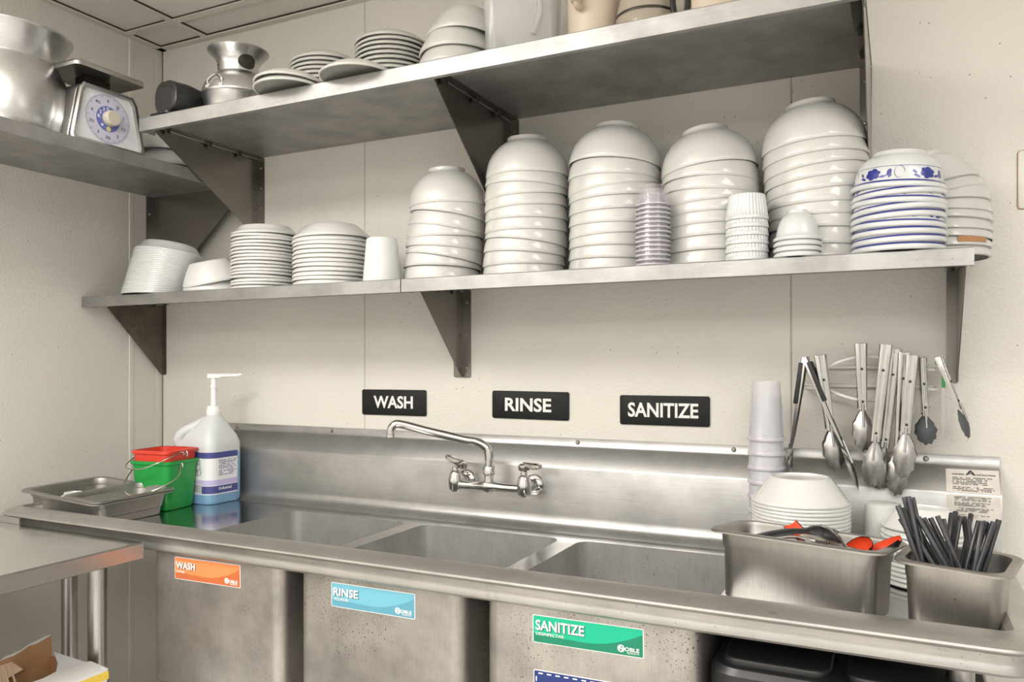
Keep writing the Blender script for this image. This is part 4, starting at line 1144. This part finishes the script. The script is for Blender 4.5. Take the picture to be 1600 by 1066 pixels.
for nm, cnt in names:
    for k in range(cnt):
        tx, ty, tz, bx, by = CHOP[ci]
        top, base = Vector((tx, ty, tz)), Vector((bx, by, 0.928))
        r = random.uniform(0.0038, 0.0046)
        o = MB().tube([base, base.lerp(top, 0.6), base.lerp(top, 0.995), top], [r * 0.6, r * 0.9, r, r * 0.85], 10).build('chopstick', 'straw_black')
        tag(o, 'black chopstick in the %s, %s' % (nm, 'leftmost of them' if k == 0 else ('rightmost of them' if k == cnt - 1 else ORD[k] + ' from left')), 'chopstick', 'black chopsticks in the rusty pan')
        ci += 1

# plates, cups, bowls at the right of the deck
rp_me = dish_mesh('deep_plate', CONEP, 0.097, 0.054, 0.0025, 'china_side', 64)
n = 20
dish_stack('deep_plate', rp_me, 'plate', 'deep plates stacked on the sink', 'the stack on the sink', [(2.133 + random.uniform(-.001, .001), -0.212, ZD + 0.002 + (n - 1 - i) * 0.00735, random.uniform(-.4, .4), 0) for i in range(n)], 'deep white plate')
tc_p = [(0, 0.128), (0.0265, 0.128), (0.0275, 0.131), (0.0300, 0.131), (0.0307, 0.127), (0.0378, 0.010), (0.0392, 0.008), (0.0402, 0.002), (0.0400, 0.0), (0.0384, 0.0), (0.0370, 0.008), (0.0298, 0.122), (0.0285, 0.126), (0, 0.1265)]
tc_me = MB().lathe(tc_p, 48).data('tumbler', 'frost_cup', 50)
tl_me = MB().lathe([(0.0384, 0.0), (0.0402, 0.0), (0.0405, 0.002), (0.0396, 0.0075), (0.0378, 0.009)], 48).data('lip', 'clear_lip', 50)
n = 9
for i in range(n):
    o = link(tc_me, 'tumbler', None, (2.051 + random.uniform(-.0004, .0004), -0.117, ZD + 0.004 + (n - 1 - i) * 0.0318))
    tag(o, 'frosted plastic tumbler, %s in its stack by the backsplash' % ordinal(i, n), 'tumbler', 'frosted tumblers stacked on the sink')
    link(tl_me, 'lip', o)
o = MB().lathe([(0, 0.138), (0.031, 0.138), (0.0345, 0.136), (0.0355, 0.131), (0.0375, 0.003), (0.0375, 0), (0.035, 0), (0.0335, 0.13), (0, 0.132)], 48).build('plastic_cup', 'cup_white', None, (2.287, -0.145, ZD + 0.003))
tag(o, 'upside-down white cup behind the chopstick pan', 'cup')
rb_me = dish_mesh('deep_plate', CONEP, 0.080, 0.044, 0.0025, 'china_side', 56)
n = 12
dish_stack('deep_plate', rb_me, 'plate', 'small deep plates behind the chopsticks', 'the stack behind the chopsticks', [(2.362, -0.205, ZD + 0.003 + (n - 1 - i) * 0.0092, -2 if i == 0 else 0, 3 if i == 0 else 0) for i in range(n)], 'small white plate')

# ------------------------------------------------------------------ buckets
def bucket(name, label, loc, rz, w, wb, hgt, mat, handle_pts, mark):
    t = thing(name, label, 'bucket', loc, (0, 0, rz))
    r = w * 0.16
    MB().loft([at_z(rrect(wb * 0.94, wb * 0.94, r * 0.8, 5), 0.0), at_z(rrect(wb, wb, r * 0.9, 5), 0.006), at_z(rrect(w, w, r, 5), hgt), at_z(rrect(w * 0.965, w * 0.965, r, 5), hgt), at_z(rrect(wb * 0.96, wb * 0.96, r * 0.9, 5), 0.006)], True, True).build('body', mat, t)
    MB().loft([at_z(rrect(w, w, r, 5), hgt - 0.010), at_z(rrect(w * 1.055, w * 1.055, r, 5), hgt - 0.008), at_z(rrect(w * 1.065, w * 1.065, r, 5), hgt), at_z(rrect(w * 0.97, w * 0.97, r, 5), hgt + 0.001)]).build('rim', mat, t, angle=25)
    h = MB().tube(bez(handle_pts, 40), 0.0019, 8).build('bail_handle', 'wire', t)
    for p in (handle_pts[0], handle_pts[-1]):
        MB().tube([(p[0] + 0.008 * math.cos(a), p[1], p[2] + 0.008 * math.sin(a)) for a in [2 * PI * k / 12 for k in range(13)]], 0.0016, 6).build('wire_eye', 'wire', h)
    return t
g = 0.138
gp = g * 0.50 + 0.004
bucket('bucket', 'green plastic bucket with wire handle on the left drainboard', (0.352, -0.283, ZD + 0.0015), R_(8), g, g * 0.86, 0.142, 'green_plastic',
       [(-gp, -0.02, 0.128), (-gp - 0.010, -0.05, 0.105), (-gp * 0.7, -gp - 0.035, 0.070), (0, -gp - 0.052, 0.052), (gp * 0.7, -gp - 0.030, 0.066), (gp + 0.010, -0.05, 0.095), (gp, -0.02, 0.128)], None)
bucket('bucket', 'red plastic bucket nested inside the green bucket', (0.352, -0.283, ZD + 0.026), R_(8), g * 0.965, g * 0.80, 0.148, 'red_plastic',
       [(-gp, 0.0, 0.132), (-gp - 0.014, -0.035, 0.120), (-gp * 0.8, -gp - 0.020, 0.103), (0, -gp - 0.030, 0.100), (gp * 0.7, -gp - 0.014, 0.118), (gp + 0.006, -0.03, 0.142), (gp, 0.0, 0.136)], None)

# ------------------------------------------------------------------ soap jug with pump
t = thing('soap_jug', 'translucent jug of blue detergent with a white pump', 'jug', (0.383, -0.142, ZD + 0.001), (0, 0, R_(0)))
jw, jd = 0.150, 0.138
jl = [at_z(rrect(jw * 0.92, jd * 0.92, 0.026, 6), 0.0), at_z(rrect(jw, jd, 0.030, 6), 0.008), at_z(rrect(jw, jd, 0.030, 6), 0.175)]
for zz, kx, kd, dx, r in ((0.185, 0.985, 0.985, 0.0, 0.030), (0.205, 0.86, 0.90, 0.004, 0.032), (0.235, 0.62, 0.66, 0.010, 0.036), (0.255, 0.43, 0.46, 0.014, 0.028), (0.266, 0.30, 0.32, 0.016, 0.0215), (0.272, 0.26, 0.28, 0.016, 0.0190)):
    jl.append(at_z(rrect(jw * kx, jd * kd, r if r < min(jw * kx, jd * kd) / 2 else min(jw * kx, jd * kd) / 2 - 0.0005, 6, dx, 0), zz))
MB().loft(jl, True, True).build('body', 'jug', t, angle=50)
MB().tube(bez([(-0.066, 0, 0.160), (-0.088, 0, 0.172), (-0.096, 0, 0.192), (-0.084, 0, 0.213), (-0.055, 0, 0.230), (-0.020, 0, 0.246), (0.006, 0, 0.254)], 36), 0.0165, 14).build('handle', 'jug', t, (0.008, 0.0, 0), (0, 0, R_(40)), angle=60)
gr = MB().loft([[(a, -0.0185, b) for a, b in rrect(0.030, 0.013, 0.005, 4, -0.056, 0.199)], [(a, 0.0185, b) for a, b in rrect(0.030, 0.013, 0.005, 4, -0.056, 0.199)]], True, True).build('grip_opening', 'knob_tan', t, (0.008, 0.0, 0), (0, 0, R_(40)))
cap = MB().lathe([(0.0215, 0.268), (0.0225, 0.270), (0.0225, 0.282), (0.0205, 0.284), (0.0200, 0.292), (0.0185, 0.296), (0.009, 0.297)], 30).build('cap', 'white_plastic', t, (0.016, 0, 0))
pm = MB().lathe([(0.0088, 0.29), (0.0088, 0.352), (0.0105, 0.353), (0.0105, 0.358), (0.0088, 0.360), (0.0082, 0.385), (0, 0.385)], 20).build('pump_stem', 'white_plastic', t, (0.016, 0, 0))
nz = MB().loft([[(x, y * w_, z_ + z * h_) for y, z in ((-1, -0.7), (-0.6, -1), (0.6, -1), (1, -0.7), (1, 0.7), (0.6, 1), (-0.6, 1), (-1, 0.7))] for x, w_, h_, z_ in ((-0.018, 0.010, 0.0085, 0.3885), (0.016, 0.010, 0.0085, 0.3885), (0.022, 0.008, 0.0065, 0.3905), (0.070, 0.0065, 0.0055, 0.3915), (0.083, 0.005, 0.003, 0.3945))], True, True)
nz.build('pump_head', 'white_plastic', pm, (0, 0, 0), (0, 0, R_(42)))
lab = MB()
def wrap(z0, z1, off):
    a = rrect(jw + 2 * off, jd + 2 * off, 0.030 + off, 6)
    seq = a[12:28] if False else [p for p in a]
    return seq
def label_strip(name, mat, z0, z1, off, x0=-0.066, front=True, side=True):
    # strip on the front (-y) face, round the front right corner and along the right (+x) face
    r = 0.030 + off
    pts = [(x0, -jd / 2 - off)]
    pts += arc(jw / 2 - 0.030, -jd / 2 + 0.030, r, 270, 360, 8)
    pts += [(jw / 2 + off, jd / 2 - 0.030)]
    m = MB().loft([at_z(pts, z0), at_z(pts, z1)], closed=False)
    return m.build(name, mat, t)
L0 = label_strip('label', 'label_white', 0.030, 0.158, 0.0006)
label_strip('label_band', 'label_navy', 0.140, 0.158, 0.0010)
label_strip('label_band', 'label_navy', 0.033, 0.056, 0.0010)
label_strip('label_band', 'label_violet', 0.058, 0.074, 0.0009)
mk = MB()
for r in range(9):
    z = 0.131 - r * 0.0055
    x = -0.055
    while x < 0.036:
        w = random.uniform(0.0015, 0.006)
        if random.random() < 0.8: mk.quad((x, -jd / 2 - 0.0012, z), (x + w, -jd / 2 - 0.0012, z), (x + w, -jd / 2 - 0.0012, z + 0.0026), (x, -jd / 2 - 0.0012, z + 0.0026))
        x += w + 0.0012
    y = -0.036
    while y < 0.034 - (r % 3) * 0.008:
        w = random.uniform(0.0015, 0.006)
        if random.random() < 0.8: mk.quad((jw / 2 + 0.0012, y, z), (jw / 2 + 0.0012, y + w, z), (jw / 2 + 0.0012, y + w, z + 0.0026), (jw / 2 + 0.0012, y, z + 0.0026))
        y += w + 0.0012
mk.build('label_print', 'print_navy', t)['kind'] = 'stuff'
mk = MB()
x = -0.010
while x < 0.038:     # bar code panel
    w = random.choice((0.0008, 0.0014, 0.002))
    mk.quad((x, -jd / 2 - 0.0016, 0.036), (x + w, -jd / 2 - 0.0016, 0.036), (x + w, -jd / 2 - 0.0016, 0.060), (x, -jd / 2 - 0.0016, 0.060))
    x += w + 0.0016
MB().box(-0.013, 0.040, -jd / 2 - 0.0014, -jd / 2 - 0.0010, 0.034, 0.062).build('barcode_panel', 'label_white', t)
mk.build('barcode', 'print_dark', t)['kind'] = 'stuff'
text('lettering', 'Professional', 0.009, 'sign_white', t, (jw / 2 + 0.0014, -0.036, 0.043), (PI / 2, 0, PI / 2), fit=(0.05, 0.009))

# ================================================================== RACK AND TONGS
t = thing('wire_rack', 'white coated wire rack holding hanging tongs on the wall', 'rack', (2.252, 0, 1.312))
for z in (0.020, -0.022):
    MB().tube([(-0.130, -0.008, z + 0.004), (0.134, -0.008, z + 0.004)], 0.0035, 8).build('back_rail', 'wire_white', t)
    MB().tube([(-0.130, -0.008, z + 0.003), (-0.133, -0.045, z), (-0.128, -0.052, z), (-0.083, -0.052, z), (-0.080, -0.02, z)], 0.0034, 8).build('hook_loop', 'wire_white', t)
    MB().tube([(0.134, -0.008, z + 0.003), (0.136, -0.045, z), (0.131, -0.052, z), (0.088, -0.052, z), (0.084, -0.02, z)], 0.0034, 8).build('hook_loop', 'wire_white', t)
for s in (1, -1):
    MB().tube(bez([(-0.085, -0.052, 0.020 * s), (-0.06, -0.053, 0.034 * s), (-0.02, -0.054, 0.046 * s), (0.02, -0.054, 0.046 * s), (0.06, -0.053, 0.034 * s), (0.09, -0.052, 0.020 * s)], 30), 0.0034, 8).build('bowed_wire', 'wire_white', t)
for x in (-0.083, 0.088):
    MB().tube([(x, -0.052, 0.022), (x + 0.003, -0.053, -0.075)], 0.0032, 8).build('drop_wire', 'wire_white', t)

def tongs(label, hinge, tip, yaw, spread, w=0.024, head_w=0.041, head_l=0.092, head='tong_head', arm='tong_steel', grip=None, edge=False, group='tongs hanging on the wire rack', both=True, second=None):
    """two sprung arms from a hinge; hinge/tip are (x, z) of the front arm, y set by caller in hinge[1]"""
    hx, hy, hz = hinge
    tx, tz = tip
    L = math.hypot(tx - hx, tz - hz)
    lean = math.atan2(tx - hx, hz - tz)
    t = thing('tongs', label, 'tongs', (hx, hy, hz), (0, 0, 0), group)
    base = Matrix.Rotation(-lean, 4, 'Y') @ Matrix.Rotation(yaw, 4, 'Z')
    def one(sign):
        LA = L - head_l * 0.85
        outline = [(-w * 0.5, 0.0), (-w * 0.42, -LA * 0.5), (-w * 0.40, -LA), (-head_w * 0.30, -LA - head_l * 0.2), (head_w * 0.30, -LA - head_l * 0.2), (w * 0.40, -LA), (w * 0.42, -LA * 0.5), (w * 0.5, 0.0)]
        m = MB()
        # shallow channel: face plus two turned-in sides
        cross = ((-1, 0.010), (-0.96, 0.0015), (-0.80, 0.0), (-0.30, -0.0005), (-0.16, 0.0008), (0.16, 0.0008), (0.30, -0.0005), (0.80, 0.0), (0.96, 0.0015), (1, 0.010))
        secs = ((0.0, 0.50, 1.0), (0.006, 0.52, 1.0), (0.25, 0.47, 1.0), (0.6, 0.42, 0.8), (0.85, 0.37, 0.6), (1.0, 0.36, 0.3))
        loops = []
        for q, hw, dp in secs:
            loops.append([(a * w * hw, -sign * (0.006 - b * dp) if True else 0, -LA * q) for a, b in cross])
        m.loft(loops, closed=False)
        a = m.build('arm', arm, t, angle=45)
        h = MB()
        NR, NA = 5, 40
        rows = []
        for i in range(NR + 1):
            rr = i / NR
            row = []
            for k in range(NA):
                b = 2 * PI * k / NA
                sc = 1 + (0.07 * math.cos(b * 11) if i == NR and math.sin(b) < 0.55 else 0)
                px = head_w * 0.5 * rr * math.cos(b) * sc * (1 - 0.62 * max(0, math.sin(b)) ** 1.6)
                pz = -LA - head_l * 0.47 + head_l * 0.5 * rr * math.sin(b) * sc
                row.append((px, -sign * (0.008 - 0.009 * rr * rr), pz))
            rows.append(row)
        h.loft(rows)
        hd_ = h.build('scalloped_head', head, a, angle=60)
        MB().tube([(0, -sign * 0.0078, -LA + 0.012), (0, -sign * 0.0086, -LA - head_l * 0.40)], 0.0024, 8).build('ridge', arm, a)
        if grip:
            MB().loft([[(x * w * 0.60, -sign * (0.004 + 0.006 * y), z) for x, y in ((-1, -0.6), (1, -0.6), (1, 1), (-1, 1))] for z in (-0.012, -0.05, -0.105)], True, True).build('grip', grip, a, bevel=(0.002, 2))
        half = spread / 2
        a.matrix_local = base @ Matrix.Rotation(-sign * half + (half if not edge else 0), 4, 'X')
        for zz in (-0.055, -LA + 0.018):
            MB().lathe([(0, 0.002), (0.0022, 0.0016), (0.003, 0)], 8).build('rivet', 'dark_metal', a, (0, -sign * 0.0062, zz), (PI / 2 * sign, 0, 0))
        return a
    one(1)
    if both: one(-1)
    hg = MB().tube([(-w * 0.48, 0, -0.012), (w * 0.48, 0, -0.012)], 0.005, 10).build('hinge_pin', 'screw', t)
    hg.matrix_local = base
    return t
tongs('long open tongs with black grips, hanging leftmost on the rack', (2.128, -0.068, 1.358), (2.163, 1.066), R_(82), R_(29), w=0.022, head_w=0.034, head_l=0.10, grip='black_rubber', edge=True, head='tong_steel')
tongs('steel tongs beside the black-gripped pair, slightly open', (2.159, -0.072, 1.363), (2.193, 1.120), R_(12), R_(9))
tongs('steel tongs hanging highest, alone at the rack middle', (2.242, -0.075, 1.388), (2.248, 1.166), R_(8), R_(8))
tongs('long steel tongs, front pair of the clustered four', (2.292, -0.092, 1.385), (2.263, 1.094), R_(-6), R_(6), head_w=0.043, head_l=0.100)
tongs('long steel tongs, second from left in the clustered four', (2.309, -0.076, 1.376), (2.281, 1.087), R_(10), R_(6))
tongs('long steel tongs hanging lowest in the clustered four', (2.327, -0.082, 1.368), (2.312, 1.077), R_(4), R_(7), head_w=0.043, head_l=0.100)
tongs('steel tongs, rightmost of the clustered four', (2.341, -0.100, 1.362), (2.324, 1.116), R_(-4), R_(5), head_w=0.044, head_l=0.098)
tongs('small tongs with dark grey oval tips facing front', (2.360, -0.075, 1.357), (2.369, 1.182), R_(6), R_(8), w=0.016, head_w=0.040, head_l=0.062, head='grey_silicone')
tongs('small tongs with dark grey tips seen from the side, rightmost', (2.390, -0.078, 1.358), (2.417, 1.193), R_(65), R_(20), w=0.015, head_w=0.036, head_l=0.062, head='grey_silicone', edge=True, both=False)
t = thing('serrated_knife', 'thin serrated blade with green grip beside the rightmost tongs', 'knife', (2.400, -0.060, 1.344))
MB().tube(bez([(-0.016, 0, 0.0), (-0.004, 0, 0.003), (0.0, 0, -0.006), (0.0, 0, -0.05)], 16), 0.0035, 8).build('grip', 'green_grip', t)
MB().prism([(-0.003, -0.045), (0.003, -0.045), (0.0035, -0.12), (0.0, -0.152)] + [(-0.003 - (0.0012 if k % 2 else 0), -0.140 + 0.008 * k) for k in range(10)], -0.0008, 0.0008, 'xz').build('blade', 'tong_steel', t)

# ================================================================== UNDER THE SINK
t = thing('storage_tub', 'black plastic tub with ridged lid under the right drainboard', 'tub', (2.235, -0.42, 0.0))
tw, td = 0.40, 0.42
def TL(k, z, r=0.05): return at_z(rrect(tw * k, td * k, r, 6), z)
MB().loft([TL(0.86, 0.0), TL(0.97, 0.80)], True, False).build('body', 'black_plastic', t)
ld = MB().loft([TL(0.99, 0.775), TL(1.04, 0.778), TL(1.045, 0.800), TL(1.03, 0.805), TL(1.03, 0.812), TL(1.035, 0.815), TL(1.03, 0.838), TL(1.0, 0.848), TL(0.9, 0.850)], True, True).build('lid', 'black_plastic', t, angle=25)
for x in (-0.10, 0.09):
    MB().prism(rrect(0.17, 0.40, 0.03, 5, x, 0), 0.846, 0.862, 'xy').build('lid_rib', 'black_plastic', ld, bevel=(0.005, 3))

# ================================================================== LEFT TABLE AND CARTON
ZT = 0.935
t = thing('work_table', 'stainless steel work table along the left wall', 'table', (0, 0, 0))
MB().loft([at_z([(0.012, -2.2), (0.755, -2.2), (0.755, -0.690), (0.012, -0.690)], ZT - 0.0045), at_z([(0.010, -2.2), (0.757, -2.2), (0.757, -0.688), (0.010, -0.688)], ZT)], True, True).build('table_top', 'steel_table', t)
MB().prism([(0.757, ZT), (0.7605, ZT - 0.003), (0.7605, ZT - 0.036), (0.748, ZT - 0.041), (0.747, ZT - 0.038), (0.757, ZT - 0.034), (0.755, ZT - 0.003)], -2.2, -0.688, 'xz').build('front_edge', 'steel', t)
MB().box(0.012, 0.757, -0.6895, -0.6875, ZT - 0.036, ZT - 0.001).build('end_edge', 'steel', t)
MB().box(0.012, 0.310, -0.692, -0.688, ZT + 0.0005, ZT + 0.016).build('end_lip', 'steel', t)
for x, y in ((0.655, -0.727), (0.06, -0.727), (0.655, -2.1), (0.06, -2.1)):
    MB().tube([(x, y, 0.0), (x, y, ZT - 0.005)], 0.0205, 20).build('leg', 'steel', t)
MB().box(0.03, 0.690, -2.15, -0.70, 0.372, 0.378).build('undershelf', 'steel', t)

t = thing('carton', 'torn open cardboard carton with yellow stripe under the table', 'box', (0.636, -0.999, 0.379), (0, 0, 0))
cw, cd, chh = 0.100, 0.240, 0.288
def torn(n, amp): return [random.uniform(-amp, amp) for _ in range(n)]
def wall_torn(mb, axis, at, a0, a1, z0, z1, amp, th=0.003, n=28, slope=0):
    js = torn(n + 1, amp)
    poly = [(a0, z0), (a1, z0)] + [(a1 + (a0 - a1) * k / n, z1 + js[k] + slope * k / n) for k in range(n + 1)]
    mb.prism(poly, at, at + th, {'x': 'yz', 'y': 'xz'}[axis])
m = MB(); wall_torn(m, 'x', -cw, -cd, cd, 0, chh + 0.040, 0.004, slope=-0.09); m.build('back_wall', 'cardboard', t)
m = MB(); wall_torn(m, 'x', -cw - 0.0032, -cd, cd, 0.10, chh + 0.044, 0.003, 0.003, slope=-0.09); m.build('back_wall_cover', 'carton_white', t)
m = MB(); wall_torn(m, 'x', cw - 0.003, -cd, cd, 0, chh - 0.003, 0.0012); m.build('front_wall', 'carton_white', t)
m = MB(); wall_torn(m, 'y', cd - 0.003, -cw, cw, 0, chh - 0.004, 0.0015); m.build('end_wall', 'cardboard', t)
MB().box(-cw, cw, -cd, -cd + 0.003, 0, chh - 0.01).build('end_wall', 'cardboard', t)
MB().box(-cw, cw, -cd, cd, 0.0, 0.003).build('bottom', 'cardboard', t)
MB().box(cw, cw + 0.0008, -cd, cd, chh - 0.024, chh - 0.006).build('yellow_stripe', 'carton_yellow', t)
MB().box(cw, cw + 0.0009, cd - 0.13, cd - 0.002, chh - 0.045, chh - 0.029).build('navy_panel', 'carton_navy', t)
m = MB()
fl = [(cw - 0.002, -cd, chh - 0.004), (cw - 0.002, cd, chh - 0.004), (cw - 0.052, cd - 0.006, chh + 0.006), (cw - 0.075, cd - 0.05, chh + 0.004), (cw - 0.060, cd - 0.11, chh + 0.003), (cw - 0.070, cd - 0.16, chh + 0.001), (cw - 0.05, -cd + 0.05, chh), (cw - 0.055, -cd, chh)]
m.loft([fl, [(a, b, c + 0.003) for a, b, c in fl]], True, True); m.build('top_flap', 'carton_white', t)
m = MB()
pts = [(-cw + 0.004, cd - 0.20, chh + 0.008), (-cw + 0.004, cd - 0.095, chh + 0.012), (-cw + 0.03, cd - 0.085, chh - 0.004), (-cw + 0.028, cd - 0.115, chh - 0.012), (-cw + 0.050, cd - 0.14, chh - 0.026), (-cw + 0.045, cd - 0.175, chh - 0.034), (-cw + 0.055, cd - 0.205, chh - 0.046), (-cw + 0.030, cd - 0.215, chh - 0.02)]
m.loft([pts, [(a + 0.002, b, c + 0.002) for a, b, c in pts]], True, True); m.build('torn_corrugation', 'corrugate', t)
for k in range(8):
    y0 = cd - 0.10 - k * 0.013
    MB().tube([(-cw + 0.008, y0, chh + 0.010), (-cw + 0.048, y0 - 0.012, chh - 0.020 - 0.0028 * k)], 0.0026, 6).build('flute', 'corrugate', t)
m = MB()
pts = [(-cw + 0.02, cd - 0.006, chh + 0.006), (cw - 0.004, cd - 0.006, chh - 0.002), (cw - 0.008, cd - 0.05, chh - 0.016), (0.0, cd - 0.055, chh - 0.012), (-0.03, cd - 0.03, chh - 0.004)]
m.loft([pts, [(a, b, c + 0.003) for a, b, c in pts]], True, True); m.build('end_flap', 'label_white', t)
